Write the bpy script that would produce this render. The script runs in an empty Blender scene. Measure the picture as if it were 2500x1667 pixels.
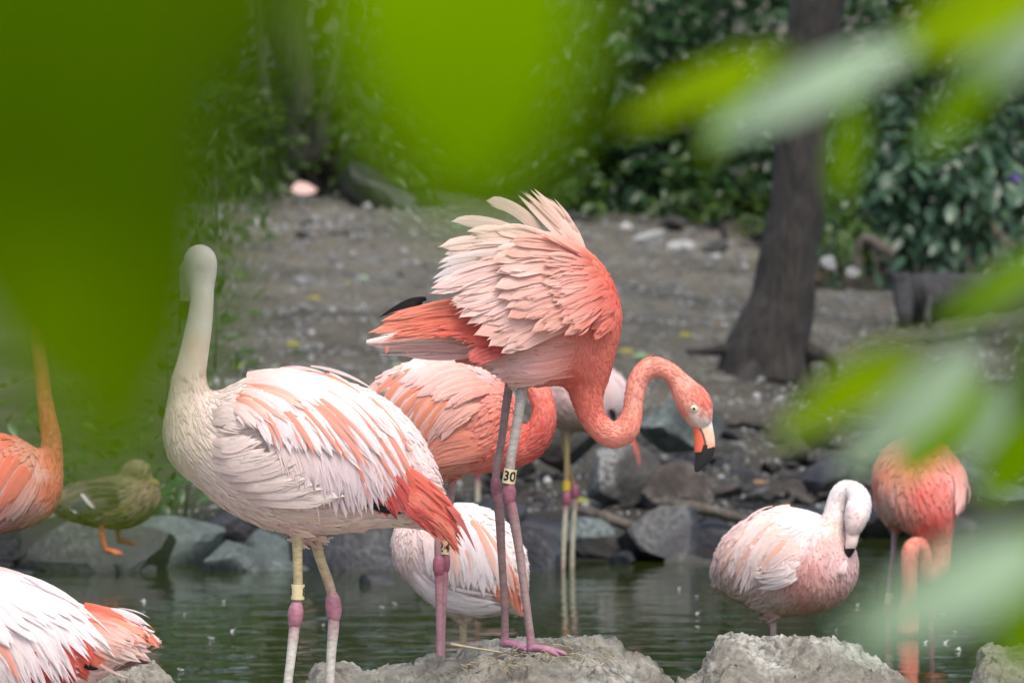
import bpy, math, random
import numpy as np
from mathutils import Vector, noise as mnoise
from mathutils.bvhtree import BVHTree

random.seed(7)
RNG = np.random.default_rng(7)
scene = bpy.context.scene
COL = scene.collection

# ------------------------------------------------------------------ camera
F = 200.0 / 36.0 * 2500.0            # focal length in photo pixels
HORIZON = 447.0
PITCH = math.atan((833.5 - HORIZON) / F)
EYE = 1.15
cam_d = bpy.data.cameras.new('camera')
cam_d.lens = 200.0
cam_d.sensor_width = 36.0
cam_d.clip_start = 0.05
cam_d.clip_end = 600.0
cam_d.dof.use_dof = True
cam_d.dof.focus_distance = 10.95
cam_d.dof.aperture_fstop = 8.2
cam = bpy.data.objects.new('camera', cam_d)
COL.objects.link(cam)
cam.location = (0, 0, EYE)
cam.rotation_euler = (math.pi / 2 - PITCH, 0, 0)
scene.camera = cam

# ------------------------------------------------------------------ light
SUN_EL, SUN_AZ = math.radians(62), math.radians(160)   # azimuth measured from +Y towards +X
world = bpy.data.worlds.new('World')
scene.world = world
world.use_nodes = True
wn = world.node_tree
bg = wn.nodes['Background']
sky = wn.nodes.new('ShaderNodeTexSky')
sky.sky_type = 'NISHITA'
sky.sun_disc = False
sky.sun_elevation = SUN_EL
sky.sun_rotation = SUN_AZ
sky.air_density = 0.9
sky.dust_density = 3.0
sky.ozone_density = 0.6
wn.links.new(sky.outputs[0], bg.inputs[0])
bg.inputs[1].default_value = 0.115
sun_d = bpy.data.lights.new('sun', 'SUN')
sun_d.energy = 1.5
sun_d.angle = math.radians(32)
sun_d.color = (1.0, 0.955, 0.885)
sun = bpy.data.objects.new('sun', sun_d)
COL.objects.link(sun)
sun_dir = Vector((math.sin(SUN_AZ) * math.cos(SUN_EL), math.cos(SUN_AZ) * math.cos(SUN_EL), math.sin(SUN_EL)))
sun.rotation_euler = sun_dir.to_track_quat('Z', 'Y').to_euler()
sun.location = sun_dir * 40
scene.view_settings.view_transform = 'Standard'
scene.view_settings.look = 'None'
scene.view_settings.gamma = 1.0
scene.view_settings.exposure = 0.93
scene.view_settings.use_curve_mapping = False
scene.cycles.use_denoising = True
scene.cycles.max_bounces = 6
scene.cycles.diffuse_bounces = 3
scene.cycles.glossy_bounces = 2
scene.cycles.transmission_bounces = 3
scene.cycles.caustics_reflective = False
scene.cycles.caustics_refractive = False

# ------------------------------------------------------------------ helpers
CP, SP = math.cos(PITCH), math.sin(PITCH)

def W(px, py, Y):
    """World point seen at photo pixel (px,py) at depth Y (numbers or arrays)."""
    u = (np.asarray(px, float) - 1250.0) / F
    v = -(np.asarray(py, float) - 833.5) / F
    dy = CP + v * SP
    dz = -SP + v * CP
    t = Y / dy
    return np.stack([u * t, np.broadcast_to(np.asarray(Y, float), t.shape) + 0 * t, EYE + dz * t], axis=-1)

def WV(px, py, Y):
    return Vector(W(px, py, Y).tolist())

def to_px(P):
    """Inverse of W for an (n,3) array."""
    P = np.asarray(P, float)
    y = P[:, 1]; z = P[:, 2] - EYE
    fw = y * CP - z * SP
    up = y * SP + z * CP
    return 1250 + P[:, 0] / fw * F, 833.5 - up / fw * F

def C(r, g, b, k=1.0):
    f = lambda c: ((c / 255.0) / 12.92 if c <= 10.3 else (((c / 255.0) + 0.055) / 1.055) ** 2.4)
    return np.array([f(r) * k, f(g) * k, f(b) * k])

def obj(name, verts, faces, mat, parent=None, col=None, fuv=None, smooth=True):
    me = bpy.data.meshes.new(name)
    V = np.asarray(verts, np.float32)
    faces = faces if isinstance(faces, list) else np.asarray(faces).tolist()
    me.from_pydata(V.tolist(), [], faces)
    if col is not None:
        a = me.attributes.new('Col', 'FLOAT_COLOR', 'POINT')
        c4 = np.ones((len(V), 4), np.float32); c4[:, :3] = col
        a.data.foreach_set('color', c4.ravel())
    if fuv is not None:
        a = me.attributes.new('fuv', 'FLOAT_VECTOR', 'POINT')
        a.data.foreach_set('vector', np.asarray(fuv, np.float32).ravel())
    if smooth:
        me.polygons.foreach_set('use_smooth', [True] * len(me.polygons))
    me.materials.append(mat)
    me.update()
    o = bpy.data.objects.new(name, me)
    COL.objects.link(o)
    if parent is not None:
        o.parent = parent
    return o

def share(name, me, parent=None):
    o = bpy.data.objects.new(name, me)
    COL.objects.link(o)
    if parent is not None:
        o.parent = parent
    return o

def tag(o, label=None, cat=None, group=None, kind=None):
    if label: o['label'] = label
    if cat: o['category'] = cat
    if group: o['group'] = group
    if kind: o['kind'] = kind
    return o

def thing(name, label, cat, loc, group=None):
    o = bpy.data.objects.new(name, None)
    o.empty_display_size = 0.05
    COL.objects.link(o)
    o.location = tuple(float(c) for c in loc)
    return tag(o, label, cat, group)

def catmull(P, n):
    P = np.asarray(P, float)
    if len(P) < 3:
        t = np.linspace(0, 1, n)[:, None]
        return P[0] * (1 - t) + P[-1] * t
    Q = np.vstack([2 * P[0] - P[1], P, 2 * P[-1] - P[-2]])
    out = []
    for s in np.linspace(0, len(P) - 1 - 1e-9, n):
        i = int(s); t = s - i
        a, b, c, d = Q[i], Q[i + 1], Q[i + 2], Q[i + 3]
        out.append(0.5 * (2 * b + (c - a) * t + (2 * a - 5 * b + 4 * c - d) * t * t + (3 * b - a - 3 * c + d) * t ** 3))
    return np.array(out)

def tube(points, radii, seg=10, cap=True, squash=None):
    """Mesh of a tube through world points."""
    P = np.asarray(points, float); R = np.asarray(radii, float)
    n = len(P)
    T = np.gradient(P, axis=0)
    T /= np.linalg.norm(T, axis=1)[:, None] + 1e-12
    ref = np.array([0.0, 1.0, 0.0])
    if abs(T[0] @ ref) > 0.9: ref = np.array([1.0, 0, 0])
    a = np.cross(T[0], ref); a /= np.linalg.norm(a)
    V = []
    for i in range(n):
        a = a - T[i] * (a @ T[i]); a /= np.linalg.norm(a) + 1e-12
        b = np.cross(T[i], a)
        th = np.linspace(0, 2 * math.pi, seg, endpoint=False)
        ring = P[i] + R[i] * (np.cos(th)[:, None] * a + np.sin(th)[:, None] * b)
        V.append(ring)
    V = np.concatenate(V)
    faces = []
    for i in range(n - 1):
        for j in range(seg):
            k = (j + 1) % seg
            faces.append((i * seg + j, i * seg + k, (i + 1) * seg + k, (i + 1) * seg + j))
    if cap:
        faces.append(tuple(range(seg))[::-1]); faces.append(tuple((n - 1) * seg + j for j in range(seg)))
    return V, faces

def vnoise(P, scale, octaves=3, seed=0.0):
    """fractal value from mathutils noise for an (n,3) array"""
    out = np.empty(len(P))
    for i, p in enumerate(P):
        out[i] = mnoise.fractal(Vector((p[0] * scale + seed, p[1] * scale + seed * 1.7, p[2] * scale - seed)), 1.0, 2.0, octaves)
    return out

# ------------------------------------------------------------------ materials
def new_mat(name):
    m = bpy.data.materials.new(name); m.use_nodes = True
    nt = m.node_tree
    return m, nt, nt.nodes['Principled BSDF'], nt.nodes['Material Output']

def N(nt, t, **kw):
    n = nt.nodes.new(t)
    for k, v in kw.items(): setattr(n, k, v)
    return n

def ramp(nt, src, stops):
    r = N(nt, 'ShaderNodeValToRGB')
    e = r.color_ramp.elements
    while len(e) < len(stops): e.new(0.5)
    for el, (p, c) in zip(e, stops):
        el.position = p
        el.color = (*(c if hasattr(c, '__len__') else (c, c, c)), 1)
    nt.links.new(src, r.inputs[0])
    return r.outputs[0]

def mixc(nt, a, b, fac, mode='MIX'):
    m = N(nt, 'ShaderNodeMix', data_type='RGBA', blend_type=mode)
    for s, v in ((m.inputs[6], a), (m.inputs[7], b), (m.inputs[0], fac)):
        if hasattr(v, 'links') or hasattr(v, 'is_linked'): nt.links.new(v, s)
        else: s.default_value = (*v, 1) if hasattr(v, '__len__') else v
    return m.outputs[2]

def noise_tex(nt, scale, detail=4, rough=0.55, vec=None, coord='Object'):
    n = N(nt, 'ShaderNodeTexNoise')
    n.inputs['Scale'].default_value = scale
    n.inputs['Detail'].default_value = detail
    n.inputs['Roughness'].default_value = rough
    if vec is None:
        tc = N(nt, 'ShaderNodeTexCoord'); vec = tc.outputs[coord]
    nt.links.new(vec, n.inputs['Vector'])
    return n.outputs['Fac']

def bump(nt, bsdf, src, strength, dist):
    b = N(nt, 'ShaderNodeBump')
    b.inputs['Strength'].default_value = strength
    b.inputs['Distance'].default_value = dist
    nt.links.new(src, b.inputs['Height'])
    nt.links.new(b.outputs[0], bsdf.inputs['Normal'])
    return b

def mat_feather():
    m, nt, bs, out = new_mat('feather_vanes')
    at = N(nt, 'ShaderNodeAttribute', attribute_name='Col')
    fu = N(nt, 'ShaderNodeAttribute', attribute_name='fuv')
    mp = N(nt, 'ShaderNodeMapping'); mp.inputs['Scale'].default_value = (9, 1.6, 1)
    nt.links.new(fu.outputs['Vector'], mp.inputs['Vector'])
    n = noise_tex(nt, 1.6, 3, 0.6, mp.outputs[0])
    st = ramp(nt, n, [(0.3, (0.84, 0.76, 0.74)), (0.5, (0.98, 0.97, 0.97)), (0.75, (1.06, 1.06, 1.06))])
    c = mixc(nt, at.outputs['Color'], st, 1.0, 'MULTIPLY')
    nt.links.new(c, bs.inputs['Base Color'])
    bs.inputs['Roughness'].default_value = 0.62
    bs.inputs['Specular IOR Level'].default_value = 0.25
    bump(nt, bs, n, 0.25, 0.002)
    tr = N(nt, 'ShaderNodeBsdfTranslucent'); nt.links.new(c, tr.inputs['Color'])
    mx = N(nt, 'ShaderNodeMixShader'); mx.inputs[0].default_value = 0.2
    nt.links.new(bs.outputs[0], mx.inputs[1]); nt.links.new(tr.outputs[0], mx.inputs[2])
    nt.links.new(mx.outputs[0], out.inputs['Surface'])
    return m

def mat_down():
    """short velvety plumage on bodies and necks, colour from the plumage map"""
    m, nt, bs, out = new_mat('short_plumage')
    at = N(nt, 'ShaderNodeAttribute', attribute_name='Col')
    n1 = noise_tex(nt, 60, 4, 0.65)
    n2 = noise_tex(nt, 380, 2, 0.6)
    st = ramp(nt, n1, [(0.3, (0.95, 0.91, 0.9)), (0.55, (1, 1, 1)), (0.8, (1.03, 1.05, 1.06))])
    c = mixc(nt, at.outputs['Color'], st, 1.0, 'MULTIPLY')
    nt.links.new(c, bs.inputs['Base Color'])
    bs.inputs['Roughness'].default_value = 0.8
    bs.inputs['Specular IOR Level'].default_value = 0.12
    bs.inputs['Sheen Weight'].default_value = 0.25
    bs.inputs['Sheen Roughness'].default_value = 0.5
    ad = N(nt, 'ShaderNodeMath', operation='ADD'); nt.links.new(n1, ad.inputs[0]); nt.links.new(n2, ad.inputs[1])
    bump(nt, bs, ad.outputs[0], 0.25, 0.003)
    return m

def mat_skin():
    """scaly legs, feet and beaks, colour from the mesh"""
    m, nt, bs, out = new_mat('scaly_skin')
    at = N(nt, 'ShaderNodeAttribute', attribute_name='Col')
    tc = N(nt, 'ShaderNodeTexCoord')
    mp = N(nt, 'ShaderNodeMapping'); mp.inputs['Scale'].default_value = (60, 60, 150)
    nt.links.new(tc.outputs['Object'], mp.inputs['Vector'])
    vo = N(nt, 'ShaderNodeTexVoronoi'); vo.inputs['Scale'].default_value = 1.3
    nt.links.new(mp.outputs[0], vo.inputs['Vector'])
    n = noise_tex(nt, 45, 3)
    st = ramp(nt, n, [(0.3, (0.8, 0.77, 0.74)), (0.55, (1.0, 1.0, 1.0)), (0.8, (1.08, 1.08, 1.08))])
    c = mixc(nt, at.outputs['Color'], st, 1.0, 'MULTIPLY')
    c = mixc(nt, c, ramp(nt, vo.outputs['Distance'], [(0.0, 1.05), (0.5, 0.97), (0.8, 0.62)]), 0.6, 'MULTIPLY')
    nt.links.new(c, bs.inputs['Base Color'])
    bs.inputs['Roughness'].default_value = 0.5
    bump(nt, bs, vo.outputs['Distance'], -0.35, 0.002)
    return m

def mat_flat(name, rgb, rough=0.5, spec=0.5):
    m, nt, bs, out = new_mat(name)
    n = noise_tex(nt, 90, 3)
    c = mixc(nt, rgb, ramp(nt, n, [(0.3, 0.88), (0.7, 1.06)]), 1.0, 'MULTIPLY')
    nt.links.new(c, bs.inputs['Base Color'])
    bs.inputs['Roughness'].default_value = rough
    bs.inputs['Specular IOR Level'].default_value = spec
    return m

def mat_rock(name, dark, light, lichen=None, wet=False):
    m, nt, bs, out = new_mat(name)
    tc = N(nt, 'ShaderNodeTexCoord'); oi = N(nt, 'ShaderNodeObjectInfo')
    va = N(nt, 'ShaderNodeVectorMath', operation='ADD')
    sc = N(nt, 'ShaderNodeVectorMath', operation='SCALE'); sc.inputs[3].default_value = 1.0
    cb = N(nt, 'ShaderNodeCombineXYZ')
    mu = N(nt, 'ShaderNodeMath', operation='MULTIPLY'); mu.inputs[1].default_value = 37.0
    nt.links.new(oi.outputs['Random'], mu.inputs[0]); nt.links.new(mu.outputs[0], cb.inputs[0])
    nt.links.new(tc.outputs['Object'], va.inputs[0]); nt.links.new(cb.outputs[0], va.inputs[1])
    v = va.outputs[0]
    n1 = noise_tex(nt, 9, 6, 0.62, v); n2 = noise_tex(nt, 55, 5, 0.65, v); n3 = noise_tex(nt, 4.0, 4, 0.6, v)
    c = ramp(nt, n1, [(0.28, dark), (0.72, light)])
    c = mixc(nt, c, ramp(nt, n2, [(0.3, 0.55), (0.6, 1.05), (0.85, 1.35)]), 0.8, 'MULTIPLY')
    if lichen is not None:
        f = ramp(nt, n3, [(0.52, 0.0), (0.64, 0.8)])
        mm = N(nt, 'ShaderNodeMath', operation='MULTIPLY'); nt.links.new(f, mm.inputs[0])
        nt.links.new(ramp(nt, n2, [(0.4, 0.1), (0.6, 1.0)]), mm.inputs[1])
        c = mixc(nt, c, lichen, mm.outputs[0])
    br = N(nt, 'ShaderNodeMapRange'); br.inputs[3].default_value = 0.75; br.inputs[4].default_value = 1.25
    nt.links.new(oi.outputs['Random'], br.inputs[0])
    c = mixc(nt, c, br.outputs[0], 1.0, 'MULTIPLY')
    nt.links.new(c, bs.inputs['Base Color'])
    bs.inputs['Roughness'].default_value = 0.42 if wet else 0.85
    ad = N(nt, 'ShaderNodeMath', operation='ADD'); nt.links.new(n1, ad.inputs[0]); nt.links.new(n2, ad.inputs[1])
    bump(nt, bs, ad.outputs[0], 0.7, 0.012)
    return m

def mat_leaf(name, rgb, rgb2, trans=0.35, rough=0.45, spec=0.5):
    m, nt, bs, out = new_mat(name)
    oi = N(nt, 'ShaderNodeObjectInfo'); ge = N(nt, 'ShaderNodeNewGeometry')
    ad = N(nt, 'ShaderNodeMath', operation='ADD'); nt.links.new(oi.outputs['Random'], ad.inputs[0]); nt.links.new(ge.outputs['Random Per Island'], ad.inputs[1])
    fr = N(nt, 'ShaderNodeMath', operation='FRACT'); nt.links.new(ad.outputs[0], fr.inputs[0])
    c = ramp(nt, fr.outputs[0], [(0.0, rgb), (1.0, rgb2)])
    n = noise_tex(nt, 14, 3)
    c = mixc(nt, c, ramp(nt, n, [(0.3, 0.8), (0.7, 1.12)]), 1.0, 'MULTIPLY')
    nt.links.new(c, bs.inputs['Base Color'])
    bs.inputs['Roughness'].default_value = rough
    bs.inputs['Specular IOR Level'].default_value = spec
    tr = N(nt, 'ShaderNodeBsdfTranslucent')
    tc = mixc(nt, c, (1.35, 1.25, 0.35), 1.0, 'MULTIPLY')
    nt.links.new(tc, tr.inputs['Color'])
    mx = N(nt, 'ShaderNodeMixShader'); mx.inputs[0].default_value = trans
    nt.links.new(bs.outputs[0], mx.inputs[1]); nt.links.new(tr.outputs[0], mx.inputs[2])
    nt.links.new(mx.outputs[0], out.inputs['Surface'])
    return m

def mat_bark(name, dark, light):
    m, nt, bs, out = new_mat(name)
    tc = N(nt, 'ShaderNodeTexCoord')
    mp = N(nt, 'ShaderNodeMapping'); mp.inputs['Scale'].default_value = (1, 1, 0.22)
    nt.links.new(tc.outputs['Object'], mp.inputs['Vector'])
    n1 = noise_tex(nt, 42, 6, 0.65, mp.outputs[0]); n2 = noise_tex(nt, 6, 4, 0.6)
    c = ramp(nt, n1, [(0.3, dark), (0.7, light)])
    c = mixc(nt, c, ramp(nt, n2, [(0.35, 0.7), (0.65, 1.15)]), 1.0, 'MULTIPLY')
    nt.links.new(c, bs.inputs['Base Color'])
    bs.inputs['Roughness'].default_value = 0.9
    bump(nt, bs, n1, 0.8, 0.02)
    return m

M = {}
M['feather'] = mat_feather()
M['down'] = mat_down()
M['skin'] = mat_skin()
M['band'] = mat_flat('cream_leg_band', tuple(C(222, 205, 160)), 0.4)
M['band_yellow'] = mat_flat('yellow_leg_band', tuple(C(205, 170, 40)), 0.4)
M['ink'] = mat_flat('black_ink', (0.012, 0.012, 0.012), 0.5)
M['rock_dark'] = mat_rock('dark_wet_rock', (0.009, 0.009, 0.011), (0.045, 0.043, 0.047), (0.12, 0.12, 0.115), True)
M['rock_grey'] = mat_rock('grey_rock', (0.02, 0.019, 0.016), (0.08, 0.077, 0.068), (0.26, 0.26, 0.25))
M['rock_green'] = mat_rock('grey_green_rock', (0.04, 0.05, 0.046), (0.125, 0.15, 0.142), (0.24, 0.28, 0.265))
M['rock_brown'] = mat_rock('brown_rock', (0.026, 0.02, 0.016), (0.105, 0.085, 0.07), (0.26, 0.24, 0.22))
M['rock_pale'] = mat_rock('pale_rock', (0.22, 0.22, 0.21), (0.5, 0.49, 0.46), (0.62, 0.62, 0.6))
M['mud'] = mat_rock('dried_mud', (0.1, 0.087, 0.064), (0.35, 0.33, 0.272), (0.52, 0.505, 0.45))
M['pebble'] = mat_rock('pebbles', (0.1, 0.1, 0.09), (0.36, 0.36, 0.34), (0.68, 0.68, 0.67))
M['bark'] = mat_bark('grey_brown_bark', (0.014, 0.0125, 0.0105), (0.062, 0.054, 0.046))
M['bark_green'] = mat_bark('mossy_bark', (0.04, 0.05, 0.032), (0.15, 0.16, 0.11))
M['wood'] = mat_bark('weathered_wood', (0.06, 0.05, 0.038), (0.18, 0.15, 0.12))
M['log'] = mat_bark('grey_log_wood', (0.025, 0.024, 0.024), (0.085, 0.08, 0.078))
M['straw'] = mat_flat('dry_straw', tuple(C(170, 155, 125)), 0.8)
M['leaf_dark'] = mat_leaf('dark_shrub_leaf', (0.010, 0.034, 0.010), (0.05, 0.118, 0.036), 0.22, 0.32)
M['leaf_gloss'] = mat_leaf('glossy_bluish_leaf', (0.014, 0.046, 0.022), (0.095, 0.175, 0.1), 0.2, 0.32, .5)
M['leaf_mid'] = mat_leaf('mid_shrub_leaf', (0.022, 0.062, 0.007), (0.075, 0.14, 0.016), 0.35, 0.45)
M['leaf_fallen'] = mat_leaf('yellowing_leaf', (0.25, 0.27, 0.03), (0.32, 0.24, 0.03), 0.2, 0.5)
M['leaf_green_fallen'] = mat_leaf('pale_green_leaf', (0.2, 0.32, 0.15), (0.24, 0.36, 0.2), 0.2, 0.5)
M['leaf_brown'] = mat_leaf('brown_leaf', (0.16, 0.08, 0.03), (0.24, 0.14, 0.06), 0.1, 0.6)
# ================================================================== setting
import bmesh

def icosphere(sub):
    bm = bmesh.new(); bmesh.ops.create_icosphere(bm, subdivisions=sub, radius=1.0)
    V = np.array([v.co[:] for v in bm.verts]); Fc = [tuple(v.index for v in f.verts) for f in bm.faces]
    bm.free(); return V, Fc
ICO = {k: icosphere(k) for k in (1, 2, 3, 4)}

def shore(X):
    return np.interp(X, [-3, -1.2, -0.6, 0.1, 0.6, 1.1, 1.6, 3], [16.85, 16.85, 16.95, 17.05, 17.3, 18.2, 18.9, 19.2])

def ground_z(X, Y):
    X = np.asarray(X, float); Y = np.asarray(Y, float)
    s = Y - shore(X)
    z = np.interp(s, [-1.2, 0, 0.4, 2, 5, 9, 13, 17, 23, 33, 60, 400], [-0.24, -0.02, 0.05, 0.14, 0.35, 0.62, 0.9, 1.12, 2.0, 3.5, 7, 12])
    near = np.interp(Y, [-400, 6, 7, 11.9, 12.35], [0.1, 0.1, 0.04, 0.04, -0.24])
    z = np.where(Y < 13.5, near, z)
    hol = np.clip((X - 1.3) / 0.25, 0, 1) * np.clip((Y - 28.1) / 0.35, 0, 1) * np.clip((32 - Y) / 0.8, 0, 1)
    return z - 0.95 * hol

xs = np.unique(np.concatenate([[-300, -120, -60, -30, -18, -12, -8], np.arange(-5, 5.01, 0.09), [6, 8, 12, 18, 30, 60, 120, 300]]))
ys = np.unique(np.concatenate([[-200, -60, -20, -5, 2, 6, 7, 9, 10, 11, 11.7], np.arange(11.9, 15.5, 0.2), np.arange(15.5, 35, 0.09), np.arange(35, 50, 0.8), [55, 65, 80, 120, 200, 400]]))
GX, GY = np.meshgrid(xs, ys)
GZ = ground_z(GX, GY)
flat = np.stack([GX.ravel(), GY.ravel(), GZ.ravel()], -1)
msk = (np.abs(flat[:, 0]) < 5.5) & (flat[:, 1] > 15.4) & (flat[:, 1] < 36)
nz = np.zeros(len(flat))
nz[msk] = vnoise(flat[msk] * [1, 1, 0], 1.3, 5, 3.1) * 0.05 + vnoise(flat[msk] * [1, 1, 0], 7, 3, 9.1) * 0.016
flat[:, 2] += nz
nxn, nyn = len(xs), len(ys)
ids = np.arange(nxn * nyn).reshape(nyn, nxn)
gf = np.stack([ids[:-1, :-1], ids[:-1, 1:], ids[1:, 1:], ids[1:, :-1]], -1).reshape(-1, 4)

def mat_ground():
    m, nt, bs, out = new_mat('bank_earth')
    n1 = noise_tex(nt, 1.1, 6, 0.6); n2 = noise_tex(nt, 22, 5, 0.65); n3 = noise_tex(nt, 120, 3, 0.6)
    c = ramp(nt, n1, [(0.3, (0.078, 0.069, 0.048)), (0.7, (0.265, 0.24, 0.18))])
    c = mixc(nt, c, ramp(nt, n2, [(0.3, 0.62), (0.55, 1.0), (0.8, 1.3)]), 1.0, 'MULTIPLY')
    c = mixc(nt, c, ramp(nt, n3, [(0.3, 0.7), (0.6, 1.05), (0.8, 1.5)]), 0.8, 'MULTIPLY')
    # wet dark mud close above the waterline
    ge = N(nt, 'ShaderNodeNewGeometry'); sx = N(nt, 'ShaderNodeSeparateXYZ'); nt.links.new(ge.outputs['Position'], sx.inputs[0])
    mr = N(nt, 'ShaderNodeMapRange'); mr.inputs[1].default_value = 0.05; mr.inputs[2].default_value = 0.2
    jz = N(nt, 'ShaderNodeMath', operation='MULTIPLY_ADD'); jz.inputs[1].default_value = -0.16; nt.links.new(n2, jz.inputs[0])
    az = N(nt, 'ShaderNodeMath', operation='ADD'); az.inputs[1].default_value = 0.08
    nt.links.new(sx.outputs[2], jz.inputs[2]); nt.links.new(jz.outputs[0], az.inputs[0]); nt.links.new(az.outputs[0], mr.inputs[0])
    c = mixc(nt, mixc(nt, c, (0.24, 0.23, 0.22), 1.0, 'MULTIPLY'), c, mr.outputs[0])
    # moist lower bank with tree shade painted in, patchy towards the dry top
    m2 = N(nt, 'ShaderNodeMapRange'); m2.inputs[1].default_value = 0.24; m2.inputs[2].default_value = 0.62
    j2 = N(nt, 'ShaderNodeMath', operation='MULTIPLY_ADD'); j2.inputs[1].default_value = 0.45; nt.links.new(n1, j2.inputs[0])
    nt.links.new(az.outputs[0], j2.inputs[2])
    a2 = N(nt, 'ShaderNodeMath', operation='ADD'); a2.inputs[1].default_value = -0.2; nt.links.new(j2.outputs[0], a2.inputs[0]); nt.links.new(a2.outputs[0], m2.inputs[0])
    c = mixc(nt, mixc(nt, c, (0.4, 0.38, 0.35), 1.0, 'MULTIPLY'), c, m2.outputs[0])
    my = N(nt, 'ShaderNodeMapRange'); my.inputs[1].default_value = 12.2; my.inputs[2].default_value = 13.0   # the near side is dried mud like the mounds, paled to bounce light upward
    nt.links.new(sx.outputs[1], my.inputs[0])
    c = mixc(nt, ramp(nt, n2, [(0.3, (0.3, 0.28, 0.24)), (0.7, (0.48, 0.46, 0.41))]), c, my.outputs[0])
    nt.links.new(c, bs.inputs['Base Color'])
    bs.inputs['Roughness'].default_value = 0.9
    ad = N(nt, 'ShaderNodeMath', operation='ADD'); nt.links.new(n2, ad.inputs[0]); nt.links.new(n3, ad.inputs[1])
    bump(nt, bs, ad.outputs[0], 0.7, 0.03)
    return m
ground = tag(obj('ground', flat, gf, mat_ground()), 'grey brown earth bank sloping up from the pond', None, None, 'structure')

def gz1(x, y):
    return float(ground_z(x, y))

# ---- water
def mat_water():
    m, nt, bs, out = new_mat('pond_water')
    bs.inputs['Base Color'].default_value = (0.022, 0.032, 0.004, 1)
    bs.inputs['Roughness'].default_value = 0.02
    bs.inputs['IOR'].default_value = 1.33
    tc = N(nt, 'ShaderNodeTexCoord')
    mp = N(nt, 'ShaderNodeMapping'); mp.inputs['Scale'].default_value = (0.55, 1.0, 1)
    nt.links.new(tc.outputs['Object'], mp.inputs['Vector'])
    a = noise_tex(nt, 5.0, 2, 0.5, mp.outputs[0]); b = noise_tex(nt, 17, 2, 0.5, mp.outputs[0])
    s = N(nt, 'ShaderNodeMath', operation='MULTIPLY_ADD'); s.inputs[1].default_value = 0.25
    nt.links.new(b, s.inputs[0]); nt.links.new(a, s.inputs[2])
    bump(nt, bs, s.outputs[0], 0.16, 0.03)
    return m
wx, wy = np.meshgrid(np.linspace(-14, 14, 2), np.linspace(11.0, 20.5, 2))
obj('water', np.stack([wx.ravel(), wy.ravel(), 0 * wx.ravel()], -1), [(0, 1, 3, 2)], mat_water())
tag(bpy.data.objects['water'], 'dark green pond water with ripples', None, None, 'structure')

# ---- rocks
def rock_mesh(sub, seed, rough=0.25, planes=9, flat_k=0.98):
    V, Fc = ICO[sub]; V = V.copy()
    r = np.random.default_rng(seed)
    V = V * (1 + rough * vnoise(V, 1.1, 3, seed * 3.3))[:, None]
    for _ in range(planes + 3):
        n = r.normal(size=3); n /= np.linalg.norm(n)
        d = r.uniform(0.42, 0.8)
        over = np.clip(V @ n - d, 0, None)
        V -= n * (over * flat_k)[:, None]
    V = V * (1 + 0.05 * vnoise(V, 4.5, 3, seed * 1.3))[:, None]
    V /= np.abs(V).max(0)
    return V, Fc

def rock(box, Y, mat, label, seed, depth=0.8, group=None, tilt=0.0, sub=3):
    x0, y0, x1, y1 = box
    c = W((x0 + x1) / 2, (y0 + y1) / 2, Y)
    S = F / Y
    V, Fc = rock_mesh(sub, seed)
    h = np.array([(x1 - x0) / 2 / S, (x1 - x0) / 2 / S * depth, (y1 - y0) / 2 / S])
    V = V * h
    if tilt:
        ca, sa = math.cos(tilt), math.sin(tilt)
        V = np.stack([V[:, 0] * ca - V[:, 2] * sa, V[:, 1], V[:, 0] * sa + V[:, 2] * ca], -1)
    o = obj('rock', V, Fc, M[mat])
    o.data.set_sharp_from_angle(angle=math.radians(24))
    o.location = c
    return tag(o, label, 'rock', group)

rock((5, 1238, 430, 1500), 16.95, 'rock_dark', 'broad dark wet rock under the standing duck', 11, 0.6, tilt=-0.05)
rock((280, 1238, 560, 1480), 17.2, 'rock_green', 'grey green boulder just behind the duck rock', 12, 0.8)
rock((450, 1290, 770, 1500), 16.98, 'rock_green', 'grey green slab rock at the waterline beside the duck rock', 13, 0.7, tilt=0.12)
rock((590, 1290, 730, 1440), 17.1, 'rock_green', 'pale blue green rounded rock behind the pale flamingo legs', 14, 0.8)
rock((720, 1268, 1080, 1480), 16.95, 'rock_dark', 'long dark slate rock between the two left flamingos', 15, 0.6, tilt=-0.08)
rock((865, 1395, 995, 1500), 16.35, 'rock_dark', 'small dark rock in the water below the long slate rock', 16, 0.8)
rock((-60, 1180, 80, 1440), 16.9, 'rock_dark', 'dark rock below the coral flamingo beside the duck rock', 17, 0.8)
rock((1255, 1290, 1400, 1450), 16.9, 'rock_dark', 'purplish wet rock beside the far legs with yellow band', 18, 0.9)
rock((1380, 1085, 1620, 1250), 18.3, 'rock_grey', 'large smooth grey boulder under the bent neck', 19, 0.7, tilt=0.22)
rock((1250, 1020, 1480, 1180), 19.0, 'rock_grey', 'low grey boulder behind the yellow banded legs', 20, 0.8)
rock((1535, 965, 1760, 1150), 19.4, 'rock_green', 'mossy pale streaked boulder behind the curved neck', 21, 0.8, tilt=-0.25)
rock((1555, 1115, 1745, 1290), 18.2, 'rock_brown', 'pinkish brown pointed rock beneath the beak tip', 22, 0.8)
rock((1490, 1230, 1770, 1450), 17.35, 'rock_dark', 'big black wet rock at the water edge below the driftwood', 23, 0.6)
rock((1120, 1190, 1290, 1330), 17.6, 'rock_dark', 'dark shore rock behind the banded pink legs', 24, 0.8)
rock((1180, 1080, 1330, 1200), 18.8, 'rock_grey', 'grey shore rock behind the preening salmon flamingo', 25, 0.8)
rock((1700, 1240, 1850, 1370), 17.9, 'rock_dark', 'wet dark rock left of the preening white flamingo', 26, 0.8)
rock((1955, 1010, 2040, 1100), 20.5, 'rock_grey', 'round grey stone below the fallen green leaf', 27, 0.9)
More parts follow.
